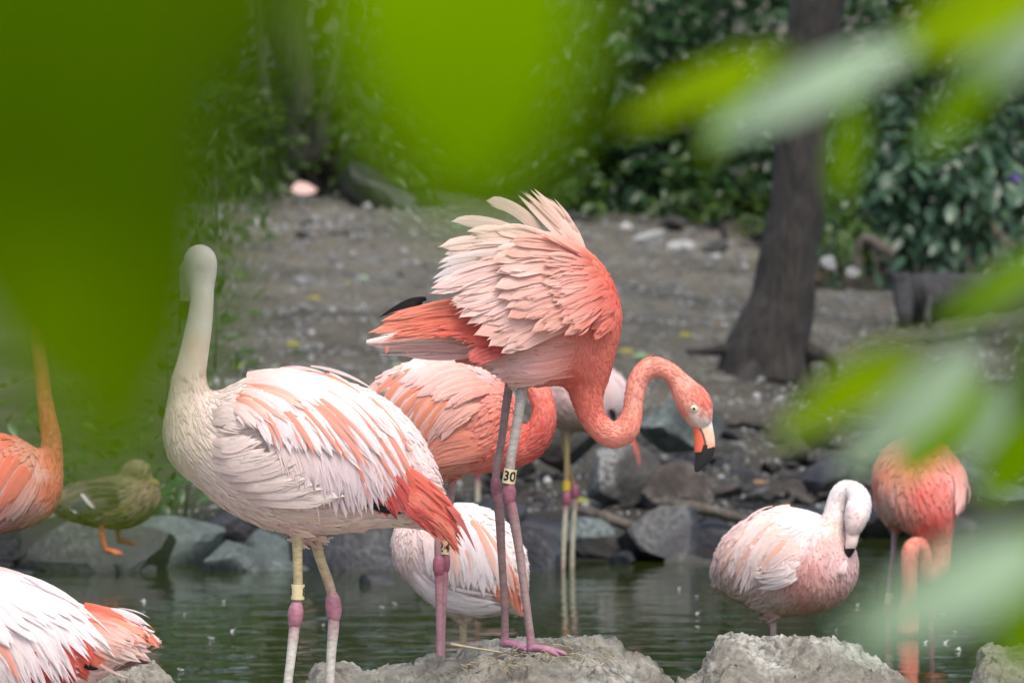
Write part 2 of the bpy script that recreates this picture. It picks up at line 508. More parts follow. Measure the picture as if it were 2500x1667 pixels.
rock((2090, 1090, 2280, 1330), 19.2, 'rock_dark', 'dark boulder behind the red wading flamingo', 28, 0.8)
rock((2250, 1120, 2620, 1360), 19.4, 'rock_green', 'sloping mossy rock at the right end of the shore', 29, 0.7, tilt=-0.3)
rock((820, 385, 1020, 560), 32.0, 'rock_dark', 'dull dark boulder at the foot of the far trees', 30, 0.8)
rock((700, 350, 850, 480), 33.2, 'rock_brown', 'mossy brown lump at the base of the far trunks', 31, 0.8)
rock((1960, 1110, 2110, 1240), 19.2, 'rock_dark', 'dark shore rock behind the white preening head', 32, 0.8)
for i, (b, yy, mt) in enumerate([((1485, 535, 1560, 605), 30.2, 'rock_pale'), ((1540, 555, 1640, 632), 29.8, 'rock_pale'), ((1625, 572, 1700, 632), 29.6, 'rock_pale'),
                                  ((1695, 585, 1780, 632), 29.7, 'rock_grey'), ((1770, 582, 1860, 634), 30.0, 'rock_grey'), ((1590, 525, 1680, 585), 31.0, 'rock_grey'),
                                  ((1700, 530, 1790, 590), 31.4, 'rock_grey'), ((2000, 625, 2050, 662), 28.4, 'rock_pale'), ((2055, 650, 2100, 678), 28.0, 'rock_pale'),
                                  ((1400, 500, 1490, 570), 31.5, 'rock_grey'), ((2150, 655, 2190, 690), 27.6, 'rock_grey')]):
    rock(b, yy, mt, 'pale angular stone in the row edging the top of the bank', 40 + i, 0.8, 'stones edging the top of the bank')

r = np.random.default_rng(404)
for i in range(44):
    if i < 16 and i % 2: continue
    X = -1.75 + 3.2 * (i + r.random()) / 44
    Y = float(shore(X)) + r.uniform(-.12, .55)
    w = r.uniform(.05, .15); px = 1250 + X / Y * F
    zc = gz1(X, Y) + w * .1
    py = 447 + (EYE - zc) / Y * F; S = F / Y
    rock((px - w * S, py - w * .55 * S, px + w * S, py + w * .55 * S), Y, ('rock_dark', 'rock_dark', 'rock_green', 'rock_grey')[i % 4], 'wet angular rock lining the far edge of the pond', 500 + i, .9, 'rocks lining the far edge of the pond', r.uniform(-.3, .3))

# rubble stones: shared meshes, one object each
stone_meshes = []
for mt in ('rock_grey', 'rock_brown', 'rock_dark', 'rock_pale'):
    for k in range(4):
        V, Fc = rock_mesh(2, 100 + k + 7 * len(stone_meshes), 0.3, 8)
        o = obj('stone', V, Fc, M[mt]); o.data.set_sharp_from_angle(angle=math.radians(28)); stone_meshes.append(o.data); bpy.data.objects.remove(o)

def stone(px, py, Y, size, kinds, label, group, squash=0.55):
    me = stone_meshes[random.choice(kinds) * 4 + random.randrange(4)]
    o = share('stone', me)
    p = W(px, py, Y)
    o.location = p
    o.rotation_euler = (random.uniform(-.3, .3), random.uniform(-.3, .3), random.uniform(0, 6.3))
    o.scale = (size * random.uniform(.8, 1.3), size * random.uniform(.7, 1.1), size * squash * random.uniform(.7, 1.2))
    tag(o, label, 'stone', group)

def ground_hit(px, py, y0=15.0, y1=45.0):
    Y = np.arange(y0, y1, 0.02)
    P = W(np.full_like(Y, px), np.full_like(Y, py), Y)
    d = P[:, 2] - ground_z(P[:, 0], P[:, 1])
    k = np.argmax(d <= 0)
    return float(Y[k]) if d[k] <= 0 else None

for i in range(140):
    px = random.uniform(1560, 2160); py = random.uniform(1010, 1290) + (px - 1850) * -0.06
    Y = ground_hit(px, py)
    if Y is None: continue
    stone(px, py - 6, Y, random.uniform(0.024, 0.072), (0, 1, 1, 2, 0), 'loose rubble stone on the shore below the tree', 'rubble stones on the shore')
for i in range(58):
    px = random.uniform(1080, 1640); py = random.uniform(1040, 1340)
    Y = ground_hit(px, py)
    if Y is None: continue
    stone(px, py - 4, Y, random.uniform(0.02, 0.07), (0, 1, 2, 2), 'wet stone wedged among the shore boulders', 'stones among the shore boulders')
for i in range(70):
    px = random.uniform(480, 2150); py = random.uniform(520, 960)
    Y = ground_hit(px, py)
    if Y is None: continue
    stone(px, py - 1, Y, random.uniform(0.010, 0.024), (0, 3, 3, 3), 'pale stone lying on the earth bank', 'pale stones on the bank')
for i in range(24):
    px = random.uniform(480, 1010); py = random.uniform(495, 590)
    Y = ground_hit(px, py)
    if Y is None: continue
    stone(px, py - 1, Y, random.uniform(0.02, 0.05), (0, 3, 3), 'whitish stone at the top of the bank by the far trunks', 'whitish stones by the far trunks')

# gravel: uncountable
def gravel(n, seed):
    r = np.random.default_rng(seed)
    V0, F0 = ICO[1]
    F0 = np.array(F0)
    Vs, Fs = [], []
    k = 0
    for _ in range(n):
        px = r.uniform(430, 2500); py = 500 + 640 * r.random() ** 0.9
        Y = r.uniform(18, 34)
        X = (px - 1250) / F * Y
        if Y - float(shore(X)) < 0.3 or (X > 1.2 and 27.9 < Y < 32.3): continue
        z = gz1(X, Y)
        s = r.uniform(0.005, 0.013) * (1.0 if r.random() < 0.93 else 2.2) * (Y / 24)
        R = r.normal(size=(3, 3)); Q, _ = np.linalg.qr(R)
        v = (V0 * (1 + r.uniform(-.25, .25, (len(V0), 1)))) * [s, s * r.uniform(.6, 1), s * r.uniform(.5, .9)]
        Vs.append(v @ Q.T + [X, Y, z + s * 0.2]); Fs.append(F0 + k); k += len(V0)
    return np.concatenate(Vs), np.concatenate(Fs)
gv, gfc = gravel(15000, 5)
nn = vnoise(gv * [1, 1, 0], 1.3, 5, 3.1) * 0.05 + vnoise(gv * [1, 1, 0], 7, 3, 9.1) * 0.016
gv[:, 2] += nn
tag(obj('gravel', gv, gfc, M['pebble']), 'fine gravel and pebbles strewn over the earth bank', 'gravel', None, 'stuff')

# ---- nest mounds of dried mud
def mound(profile, Y0, half, label, seed, lump=0.016, back=1.0, name='mud_mound'):
    prof = np.array(profile, float)
    px = np.arange(prof[0, 0], prof[-1, 0] + 1, 3.0)
    py = np.interp(px, prof[:, 0], prof[:, 1])
    ker = np.hanning(7); ker /= ker.sum()
    py = np.convolve(np.pad(py, 3, mode='edge'), ker, 'valid')
    ts = np.linspace(-1, 1, 110)
    base = -0.2
    top = W(px, py, Y0)
    V = []
    for t in ts:
        Yt = Y0 + t * half
        f = (1 - abs(t) ** 6) * (1 - 0.10 * max(0.0, 0.5 - t)) / .984
        z = base + (top[:, 2] - base) * f
        V.append(np.stack([top[:, 0], np.full(len(px), Yt), z], -1))
    V = np.array(V); n, m = V.shape[:2]
    V = V.reshape(-1, 3)
    d = vnoise(V, 9, 5, seed) * lump * 1.5 + vnoise(V, 34, 3, seed + 4) * lump * 0.6 + np.abs(vnoise(V, 60, 3, seed + 9)) * lump * 0.45 - np.clip(vnoise(V, 26, 3, seed + 5) - .25, 0, 1) * lump * 1.6
    V[:, 2] += d - lump * .8
    V[:, 0] += vnoise(V, 22, 3, seed + 2) * lump * 0.8
    V[:, 1] += vnoise(V, 22, 3, seed + 7) * lump
    idm = np.arange(n * m).reshape(n, m)
    fc = np.stack([idm[:-1, :-1], idm[:-1, 1:], idm[1:, 1:], idm[1:, :-1]], -1).reshape(-1, 4)
    root = W(px.mean(), 1700, Y0); root[2] = 0.0
    o = obj(name, V - root, fc, M['mud']); o.location = root
    return tag(o, label, 'mud mound')

mound([(690, 1800), (735, 1690), (752, 1662), (767, 1624), (787, 1617), (821, 1629), (859, 1650), (890, 1656), (943, 1642), (1012, 1626), (1058, 1618), (1100, 1624),
       (1127, 1608), (1162, 1594), (1215, 1573), (1293, 1553), (1345, 1549), (1423, 1555), (1496, 1568), (1517, 1578), (1527, 1594), (1600, 1625), (1645, 1672), (1700, 1800)],
      11.06, 0.32, 'wide pale mud mound under the feet of the ruffled coral flamingo', 2.0)
mound([(1600, 1760), (1650, 1662), (1701, 1640), (1740, 1600), (1768, 1568), (1807, 1564), (1839, 1571), (1894, 1566), (1984, 1565), (2024, 1576), (2095, 1582), (2142, 1608), (2193, 1636), (2222, 1670), (2270, 1780)],
      10.85, 0.26, 'rounded mud mound before the white preening flamingo', 5.0)
mound([(2340, 1760), (2372, 1662), (2390, 1612), (2409, 1585), (2440, 1578), (2476, 1582), (2560, 1590), (2650, 1690)], 10.9, 0.2, 'yellowish mud mound below the blurred leaves', 8.0)
mound([(-200, 1720), (-60, 1670), (130, 1655), (197, 1646), (252, 1630), (299, 1629), (340, 1618), (367, 1627), (401, 1656), (430, 1690), (480, 1790)], 10.45, 0.24, 'pale mud mound with the sitting white and red flamingo', 11.0)
mound([(560, 1760), (600, 1690), (660, 1662), (700, 1664), (730, 1700), (760, 1790)], 10.5, 0.12, 'low mud hump at the feet of the pale standing flamingo', 14.0)

# dry stalks and straw on the big mound
def straw(pts, Y, rr, label, group=None, name='straw'):
    P = np.array([W(x, y, Y + dd) for x, y, dd in pts])
    V, Fc = tube(catmull(P, 10), np.linspace(rr, rr * .5, 10), 6)
    o = obj(name, V - P[0], Fc, M['straw']); o.location = P[0]
    tag(o, label, 'straw', group)
straw([(1100, 1572, -.1), (1160, 1582, -.1), (1225, 1592, -.12)], 11.0, .0032, 'long dry stalk lying across the mound by the pink feet', None, 'dry_stalk')
rs = np.random.default_rng(21)
for i in range(70):
    x = rs.uniform(1120, 1480); y = np.interp(x, [1120, 1215, 1345, 1480], [1622, 1592, 1572, 1590]) + rs.uniform(0, 45)
    a = rs.uniform(-.9, .9); L = rs.uniform(12, 46)
    straw([(x, y, -.13), (x + L * .5 * math.cos(a), y + L * .5 * math.sin(a) - 5, -.14), (x + L * math.cos(a), y + L * math.sin(a), -.13)], 11.0, .0011, 'short dry straw stuck in the mud around the pink feet', 'straw on the wide mound')

# ---- leaves as meshes
LEAF_V = np.array([(0, 0, 0), (-.16, .18, .035), (-.24, .42, .05), (-.17, .72, .0), (0, 1, -.12), (.17, .72, .0), (.24, .42, .05), (.16, .18, .035), (0, .2, 0), (0, .45, .0), (0, .74, -.04)])
LEAF_F = [(0, 8, 1), (1, 8, 9, 2), (2, 9, 10, 3), (3, 10, 4), (0, 7, 8), (7, 6, 9, 8), (6, 5, 10, 9), (5, 4, 10)]
TRI = []
for f in LEAF_F:
    TRI.append(f[:3])
    if len(f) == 4: TRI.append((f[0], f[2], f[3]))
LEAF_T = np.array(TRI)

def leaf_mass(pos, d, up, L, width=1.0):
    """many leaves: base positions, directions, up hints, lengths -> verts, tris"""
    d = d / (np.linalg.norm(d, axis=1)[:, None] + 1e-9)
    side = np.cross(d, up); side /= np.linalg.norm(side, axis=1)[:, None] + 1e-9
    n = np.cross(side, d)
    V = pos[:, None, :] + L[:, None, None] * (LEAF_V[None, :, 0:1] * width * side[:, None, :] + LEAF_V[None, :, 1:2] * d[:, None, :] + LEAF_V[None, :, 2:3] * n[:, None, :])
    k = len(LEAF_V)
    T = LEAF_T[None] + (np.arange(len(pos)) * k)[:, None, None]
    return V.reshape(-1, 3), T.reshape(-1, 3)

def twig_leaves(r, centre, radii, n_twigs, per, L, droop=0.5, shell=0.55):
    """leaf placement on twigs spread through an ellipsoid"""
    u = r.normal(size=(n_twigs, 3)); u /= np.linalg.norm(u, axis=1)[:, None]
    rad = shell + (1 - shell) * r.random(n_twigs) ** 0.6
    base = centre + u * rad[:, None] * radii
    tdir = u * [1, 1, .5] + r.normal(size=(n_twigs, 3)) * 0.5 + [0, -0.25, -0.1]
    tdir /= np.linalg.norm(tdir, axis=1)[:, None]
    pos, d = [], []
    for i in range(n_twigs):
        for k in range(per):
            f = k / per
            p = base[i] + tdir[i] * (f * L * per * 0.33)
            p = p - np.array([0, 0, droop * (f * L * per * 0.25) ** 2 * 4])
            sgn = 1 if k % 2 else -1
            sd = np.cross(tdir[i], [0, 0, 1]); sd /= np.linalg.norm(sd) + 1e-6
            dd = sd * sgn * 0.9 + tdir[i] * 0.7 + np.array([0, 0, -droop]) + r.normal(size=3) * 0.25
            pos.append(p); d.append(dd)
    pos, d = np.array(pos), np.array(d)
    up = np.array([0, -0.25, 1.0]) + r.normal(size=(len(pos), 3)) * 0.4
    Ls = L * r.uniform(0.6, 1.25, len(pos))
    return pos, d, up, Ls, base

leaf_protos = {}
def leaf_proto(mat):
    if mat not in leaf_protos:
        o = obj('leaf', LEAF_V, LEAF_F, M[mat]); leaf_protos[mat] = o.data; bpy.data.objects.remove(o)
    return leaf_protos[mat]

def place_leaf(parent, pos, d, up, L, mat, root):
    o = share('leaf', leaf_proto(mat), parent)
    y = Vector(d).normalized(); x = y.cross(Vector(up)).normalized(); z = x.cross(y)
    from mathutils import Matrix
    m = Matrix((x, y, z)).transposed().to_4x4()
    m = Matrix.Translation(Vector(pos) - Vector(root)) @ m @ Matrix.Scale(L, 4)
    o.matrix_local = m
    return o

def shrub(name, label, lumps, Y, n_twigs, per, L, mat, seed, cat='shrub', group=None, droop=0.5, singles=0, stems=4):
    """lumps: px boxes (x0,y0,x1,y1,dY) at depth Y"""
    r = np.random.default_rng(seed)
    A = []
    for (x0, y0, x1, y1, dY) in lumps:
        c = W((x0 + x1) / 2, (y0 + y1) / 2, Y + dY); S = F / (Y + dY)
        A.append(twig_leaves(r, c, np.array([(x1 - x0) / 2 / S, max(0.35, (x1 - x0) / 2 / S * 0.7), (y1 - y0) / 2 / S]), n_twigs, per, L, droop))
    pos, d, up, Ls, base = [np.concatenate(q) for q in zip(*A)]
    cx = pos[:, 0].mean(); cy = pos[:, 1].mean(); root = np.array([cx, cy, gz1(cx, cy)])
    t = thing(name, label, cat, root, group)
    keep = np.ones(len(pos), bool)
    if singles:
        px, py = to_px(pos)
        vis = np.where((px > 0) & (px < 2500) & (py > 0) & (py < 900))[0]
        front = vis[np.argsort(pos[vis, 1] - 3.0 * Ls[vis])][:singles]
        keep[front] = False
        for i in front: place_leaf(t, pos[i], d[i], up[i], float(Ls[i]), mat, root)
    V, T = leaf_mass(pos[keep], d[keep], up[keep], Ls[keep])
    f = obj('foliage', V - root, T, M[mat], t); f['kind'] = 'stuff'
    sv, sf = [], []
    for k in range(stems):
        e = base[r.integers(len(base))]
        a = root + r.normal(size=3) * [0.15, 0.1, 0]; a[2] = gz1(a[0], a[1]) - 0.05
        mid = (a + e) / 2 + r.normal(size=3) * 0.1
        P = catmull([a, mid, e], 8)
        v, fc = tube(P - root, np.linspace(0.018, 0.006, 8), 6)
        obj('stem', v, fc, M['bark'], t)
    return t

shrub('shrub', 'dark leafy shrub filling the bank behind the ruffled feathers', [(1380, -60, 1650, 200, 0), (1430, 130, 1700, 400, .3), (1420, 330, 1620, 520, 0), (1330, 250, 1500, 480, .4)], 32.0, 75, 9, 0.105, 'leaf_dark', 1, singles=120)
shrub('shrub', 'dark shrub directly behind the leaning tree trunk', [(1600, -60, 1900, 190, 0), (1640, 150, 1930, 420, 0.1), (1640, 360, 1900, 545, 0), (1800, 250, 2000, 500, .3)], 32.4, 75, 9, 0.10, 'leaf_dark', 2, singles=100)
shrub('shrub', 'bluish glossy shrub right of the leaning tree trunk', [(2060, 250, 2330, 430, -1.2), (2150, 330, 2420, 500, -1.4), (2120, 400, 2300, 540, -1.5), (2270, 290, 2480, 450, -.9)], 32.0, 65, 10, 0.115, 'leaf_gloss', 3, droop=0.8, singles=170)
shrub('shrub', 'deep green shrub at the right edge above the dark pool', [(2300, -40, 2600, 240, 0), (2380, 200, 2620, 480, .1), (2330, 380, 2600, 560, .4), (2050, -60, 2330, 230, .5), (2000, 400, 2350, 540, .8)], 32.8, 70, 9, 0.095, 'leaf_dark', 4, singles=80)
shrub('shrub', 'yellow green undergrowth at the foot of the dark shrub', [(1390, 420, 1560, 540, 0), (1560, 440, 1720, 560, .2), (1700, 470, 1860, 580, .1), (2000, 520, 2080, 600, -2.5)], 31.4, 26, 8, 0.075, 'leaf_mid', 5, singles=60)
shrub('shrub', 'pale green shrub between the far trunks', [(840, 150, 1000, 420, 0), (560, 260, 660, 470, -.3), (880, 340, 1080, 520, -.5), (600, 60, 760, 330, .6)], 33.0, 40, 9, 0.09, 'leaf_mid', 6, singles=80)
shrub('shrub', 'light green shrub left of the far trunks', [(300, 100, 620, 500, 0), (60, 0, 400, 480, .3), (-120, 200, 260, 640, -.2)], 32.6, 70, 9, 0.10, 'leaf_mid', 7, singles=40)
shrub('shrub', 'leafy shrub behind the bright hanging leaf', [(960, -60, 1250, 230, .6), (1150, 0, 1420, 300, .8), (1020, 200, 1350, 480, .5)], 33.0, 80, 9, 0.10, 'leaf_dark', 8, singles=30)

# the wood behind, one mass
r = np.random.default_rng(77)
n = 24000
pos = np.stack([r.uniform(-7, 7, n), r.uniform(34.3, 37, n), 0.8 + 12 * r.random(n) ** 1.6], -1)
pos[:, 2] = np.maximum(pos[:, 2], ground_z(pos[:, 0], pos[:, 1]))
d = r.normal(size=(n, 3)) + [0, -.4, -.5]
V, T = leaf_mass(pos, d, np.array([0, -.3, 1.0]) + r.normal(size=(n, 3)) * .5, r.uniform(0.11, 0.2, n) * (1 + .12 * pos[:, 2]), 1.2)
tag(obj('woodland', V, T, M['leaf_dark']), 'dense dark green wood rising behind the bank', 'wood', None, 'stuff')

# unseen leaf clusters added above the view to shade the shrubs
r = np.random.default_rng(88)
cl = np.stack([r.uniform(-5, 5.5, 60), r.uniform(29.5, 34, 60), r.uniform(2.9, 4.6, 60)], -1)
pos = np.repeat(cl, 75, 0) + r.normal(size=(4500, 3)) * [.42, .4, .16]
pos = pos[pos[:, 2] > 2.55]; n = len(pos)
V, T = leaf_mass(pos, r.normal(size=(n, 3)) + [0, -.3, -.5], np.array([0, -.3, 1.0]) + r.normal(size=(n, 3)) * .4, r.uniform(0.1, 0.18, n), 1.1)
tag(obj('unseen_shade_foliage', V, T, M['leaf_dark']), 'unseen dark leaf mass added above the shrubs to shade them', 'wood', None, 'stuff')

# low plants
def plant(px, py, Y, n, L, spread, mat, label, seed, group=None, blade=False):
    r = np.random.default_rng(seed)
    c = W(px, py, Y); c[2] = gz1(c[0], c[1])
    t = thing('leafy_plant', label, 'plant', c, group)
    pos = r.normal(size=(n, 3)) * [spread, spread * .6, 0]; pos[:, 2] = np.abs(r.normal(size=n)) * spread * 1.1
    d = r.normal(size=(n, 3)) * [1, .7, .4] + [0, -.2, .4 if blade else 0.0]
    Ls = L * r.uniform(.6, 1.3, n)
    for i in range(min(n, 30)):
        place_leaf(t, pos[i], d[i], np.array([0, -.4, 1.0]) + r.normal(size=3) * .3, float(Ls[i]), mat, (0, 0, 0))
    if n > 30:
        V, T = leaf_mass(pos[30:], d[30:], np.array([0, -.4, 1.0]) + r.normal(size=(n - 30, 3)) * .3, Ls[30:], 0.55 if blade else 1.0)
        f = obj('foliage', V, T, M[mat], t); f['kind'] = 'stuff'
    v, fc = tube([(0, 0, -.03), (.01, 0, spread), (0, .02, spread * 2)], [.006, .005, .003], 6)
    obj('stem', v, fc, M['bark_green'], t)
for i, (px, py, Y, nl, L, sp) in enumerate([(40, 1080, 18.3, 70, .06, .13), (180, 1110, 18.6, 60, .055, .12), (330, 1130, 18.4, 80, .055, .14), (450, 1180, 17.9, 80, .05, .13),
                                            (560, 1240, 17.7, 70, .05, .11), (130, 1010, 20, 90, .06, .18), (400, 1010, 20.5, 90, .06, .16)]):
    plant(px, py, Y, nl, L, sp, 'leaf_mid' if i % 2 else 'leaf_dark', ('broad dark plant behind the coral flamingo at the duck rock', 'light green plant just behind the duck tail', 'dark leafy plant directly behind the duck', 'light green plant between the duck and the pale flamingo', 'dark plant under the breast of the pale flamingo',
                                               'light green tuft up the bank behind the duck', 'dark leafy tuft up the bank beside the pale flamingo neck')[i], 200 + i, 'low plants behind the duck')
for i, (px, py, Y, nl) in enumerate([(520, 600, 29, 60), (470, 700, 27, 50), (520, 520, 31, 70), (640, 480, 32, 50), (430, 800, 24, 60), (520, 860, 22.5, 36)]):
    plant(px, py, Y, nl, .09, .17, 'leaf_mid', 'straggly green plant on the bank beside the pale flamingo head', 220 + i, 'straggly plants on the bank', True)

# ---- trees
def trunk_path(pts, Y, top_extra=None, dY=0):
    P = [W(x, y, Y) for x, y, _ in pts]; R = [rr / (F / Y) for *_, rr in pts]
    return np.array(P), np.array(R)

def bark_tube(pts, Y, seg, n, seed, amp, ext=None):
    P, R = trunk_path(pts, Y)
    if ext:
        for e in ext:
            P = np.vstack([[P[0] + np.array(e[:3])], P]); R = np.concatenate([[e[3]], R])
    Q = catmull(np.hstack([P, R[:, None]]), n)
    V, Fc = tube(Q[:, :3], Q[:, 3], seg)
    c = Q[:, :3].repeat(seg, 0)
    dirv = V[:len(c)] - c
    k = 1 + amp * vnoise(V * [1, 1, .35], 14, 4, seed) + amp * 1.2 * vnoise(V * [1, 1, .2], 5, 2, seed + 3)
    V[:len(c)] = c + dirv * k[:len(c), None]
    return V, Fc

root = W(1880, 905, 23.0)
tree = thing('tree', 'leaning grey brown tree trunk with flared roots on the bank', 'tree', root)
V, Fc = bark_tube([(2000, 0, 66), (1975, 180, 64), (1957, 312, 63), (1951, 469, 66), (1922, 640, 72), (1912, 734, 80), (1892, 801, 92), (1876, 860, 102), (1868, 925, 116)], 23.0, 28, 90, 4.0, 0.07,
                  [(0.2, 0.1, 1.2, .1), (0.4, .2, 2.6, .085), (0.6, .2, 4.2, .06)])
obj('trunk', V - root, Fc, M['bark'], tree)
for pts in ([(1840, 825, 34), (1800, 846, 22), (1740, 856, 12), (1675, 858, 6)], [(1930, 880, 30), (1955, 930, 24), (1985, 975, 14)], [(1975, 860, 26), (2010, 868, 16), (2036, 890, 12), (2040, 935, 8)], [(1850, 900, 40), (1815, 935, 25), (1790, 960, 10)]):
    P = [W(x, y, 22.9 if i == 0 else min(22.95, (ground_hit(x, y + rr * .3) or 22.8))) for i, (x, y, rr) in enumerate(pts)]
    Q = catmull(np.hstack([np.array(P), np.array([[rr / 604] for *_, rr in pts])]), 20)
    v, fc = tube(Q[:, :3], Q[:, 3], 10)
    obj('root', v - root, fc, M['bark'], tree)
r = np.random.default_rng(31)
tp = W(2000, 0, 23.0) + [0.6, .2, 4.2]
allp = []
for k in range(7):
    e = tp + r.normal(size=3) * [1.6, 1.4, .8] + [0, 0, 1.2]
    Q = catmull([tp - [0.1, 0, r.uniform(0, .8)], (tp + e) / 2 + [0, 0, .25], e], 10)
    v, fc = tube(Q, np.linspace(.05, .012, 10), 8)
    obj('limb', v - root, fc, M['bark'], tree)
    allp.append(twig_leaves(r, e, np.array([.9, .9, .55]), 38, 9, .12))
pos, d, up, Ls, _ = [np.concatenate(q) for q in zip(*allp)]
V, T = leaf_mass(pos, d, up, Ls)
o = obj('crown', V - root, T, M['leaf_mid'], tree); o['kind'] = 'stuff'

def far_tree(label, pts, Y, seed, ext, mat='bark_green'):
    root = W(pts[-1][0], pts[-1][1], Y)
    t = thing('tree', label, 'tree', root)
    V, Fc = bark_tube(pts, Y, 16, 50, seed, 0.08, ext)
    obj('trunk', V - root, Fc, M[mat], t)
    r = np.random.default_rng(int(seed))
    tip = W(pts[0][0], pts[0][1], Y) + np.array(ext[-1][:3])
    pos, d, up, Ls, _ = twig_leaves(r, tip, np.array([1.3, 1.0, .8]), 90, 9, .13)
    V, T = leaf_mass(pos, d, up, Ls)
    o = obj('crown', V - root, T, M['leaf_dark'], t); o['kind'] = 'stuff'
far_tree('thick mossy far trunk behind the bank left of the bright leaf', [(690, 0, 52), (715, 150, 46), (738, 280, 44), (752, 400, 52), (755, 450, 60)], 33.5, 61, [(-.1, 0, 1.2, .1), (-.2, 0, 3.2, .07)])
far_tree('thin slanting far stem beside the thick mossy trunk', [(850, 0, 9), (825, 150, 11), (795, 270, 17), (783, 400, 20)], 33.3, 62, [(.15, 0, 1.0, .02), (.3, 0, 2.8, .015)])
far_tree('slim upright far stem left of the thick mossy trunk', [(622, 0, 10), (640, 180, 13), (652, 300, 15), (660, 410, 17)], 33.0, 63, [(-.05, 0, 1.0, .022), (-.1, 0, 2.8, .015)])

# ---- driftwood and logs
def branch(name, label, pts, Y, mat, dys=None, seg=10, cat='driftwood'):
    dys = dys or [0] * len(pts)
    P = np.array([W(x, y, Y + dd) for (x, y, _), dd in zip(pts, dys)])
    R = np.array([rr / (F / Y) for *_, rr in pts])
    Q = catmull(np.hstack([P, R[:, None]]), 24)
    V, Fc = tube(Q[:, :3], Q[:, 3], seg)
    V = V + (vnoise(V, 25, 3, pts[0][0])[:, None]) * R.mean() * 0.35
    root = P.mean(0)
    o = obj(name, V - root, Fc, M[mat]); o.location = root
    return tag(o, label, cat)
branch('driftwood_branch', 'pale driftwood branch lying over the dark hollow by the yellow banded legs', [(1400, 1245, 10), (1450, 1252, 13), (1510, 1275, 14), (1560, 1290, 10)], 17.5, 'wood', [0, -.03, -.05, -.05])
branch('driftwood_branch', 'reddish brown driftwood running along the shore below the rubble', [(1590, 1225, 10), (1680, 1236, 15), (1780, 1258, 13), (1850, 1275, 8)], 17.55, 'wood', [0, 0, .05, .1])
branch('driftwood_stick', 'short bent stick standing among the shore rubble', [(1928, 1190, 4), (1934, 1215, 6), (1915, 1235, 6), (1900, 1242, 4)], 18.9, 'wood')
branch('fallen_branch', 'forked dead branch hanging over the dark pool behind the trunk', [(2095, 660, 9), (2092, 620, 10), (2110, 585, 13), (2150, 600, 14), (2180, 630, 8)], 28.0, 'wood')
# log with a cut end
P = np.array([W(2225, 728, 25.2), W(2290, 728, 25.3), W(2420, 712, 25.6), W(2560, 700, 26.0)])
R = np.array([62, 58, 48, 44]) / 551.0
Q = catmull(np.hstack([P, R[:, None]]), 30)
V, Fc = tube(Q[:, :3], Q[:, 3], 20)
V = V + vnoise(V, 12, 4, 3.3)[:, None] * np.array([.25, .2, 1]) * 0.025
lroot = P.mean(0)
lg = thing('fallen_log', 'grey fallen log with a split cut end on the bank', 'log', lroot)
obj('log_body', V - lroot, Fc, M['log'], lg)
P = np.array([W(2196, 668, 25.1), W(2204, 705, 25.1), W(2208, 770, 25.0), W(2204, 800, 25.0)])
V, Fc = tube(catmull(np.hstack([P, np.array([[18], [26], [20], [12]]) / 551.0]), 14)[:, :3], catmull(np.array([[18.], [26], [20], [12]]) / 551.0, 14)[:, 0], 8)
obj('splinter', V - lroot, Fc, M['log'], lg)
P = np.array([W(2272, 725, 25.1), W(2265, 770, 25.0), W(2268, 800, 25.0)])
V, Fc = tube(catmull(P, 10), np.full(10, 9 / 551.0), 8)
obj('splinter', V - lroot, Fc, M['log'], lg)

# ---- litter: fallen leaves, pink feather, floating down
def fallen_leaf(px, py, mat, label, L=0.06, group=None, up=None):
    Y = ground_hit(px, py) or 18.0
    p = W(px, py, Y); p[2] = max(p[2], gz1(p[0], p[1])) + 0.015
    a = random.uniform(-.5, .5) + (math.pi if random.random() < .5 else 0)
    o = place_leaf(None, p, (math.cos(a), math.sin(a) * .5, .12), (0, -.7, 1), L * 1.5, mat, (0, 0, 0))
    o.name = 'fallen_leaf'
    tag(o, label, 'leaf', group)
for px, py in ((785, 738), (838, 702), (697, 851), (1548, 868), (1700, 1025), (1443, 1237), (1560, 1180), (2150, 905), (1500, 800), (1655, 828), (600, 905)):
    fallen_leaf(px, py, 'leaf_fallen', 'yellowing fallen leaf lying on the bank', .045, 'yellowing fallen leaves')
for px, py in ((950, 905), (1585, 880), (760, 450), (700, 395), (2215, 790), (1100, 560), (870, 690)):
    fallen_leaf(px, py, 'leaf_green_fallen', 'pale green fallen leaf lying on the bank', .05, 'pale green fallen leaves')
for px, py in ((640, 710), (1765, 800), (2075, 862), (900, 585), (1385, 600), (1870, 1190), (1600, 880), (730, 640), (1985, 690)):
    fallen_leaf(px, py, 'leaf_brown', 'small brown fallen leaf lying on the bank', .036, 'brown fallen leaves')
rt = np.random.default_rng(55)
for i in range(26):
    px = rt.uniform(470, 2150); py = rt.uniform(540, 1000)
    Y = ground_hit(px, py)
    if Y is None: continue
    p = W(px, py, Y); a = rt.uniform(0, 6.3); L = rt.uniform(.06, .2)
    Q = catmull([p, p + [L * .5 * math.cos(a), L * .5 * math.sin(a), .02], p + [L * math.cos(a + .3), L * math.sin(a + .3), .012 + .06 * L * math.sin(a)]], 8)
    V, Fc = tube(Q - p, np.linspace(.005, .002, 8), 6)
    o = obj('twig', V, Fc, M['wood']); o.location = p + [0, 0, .006]
    tag(o, 'small dry twig lying on the earth bank', 'twig', 'dry twigs on the bank')
V, T = leaf_mass(np.zeros((1, 3)), np.array([[1., .3, .1]]), np.array([[0, -.8, 1.]]), np.array([.16]), 1.6)
o = obj('fallen_feather', V, T, M['feather'], None, np.tile(C(245, 205, 195), (len(V), 1)), np.zeros((len(V), 3)))
o.location = W(710, 478, 31.8) + [0, 0, .03]; tag(o, 'pale pink feather lying at the foot of the far trunks', 'feather')
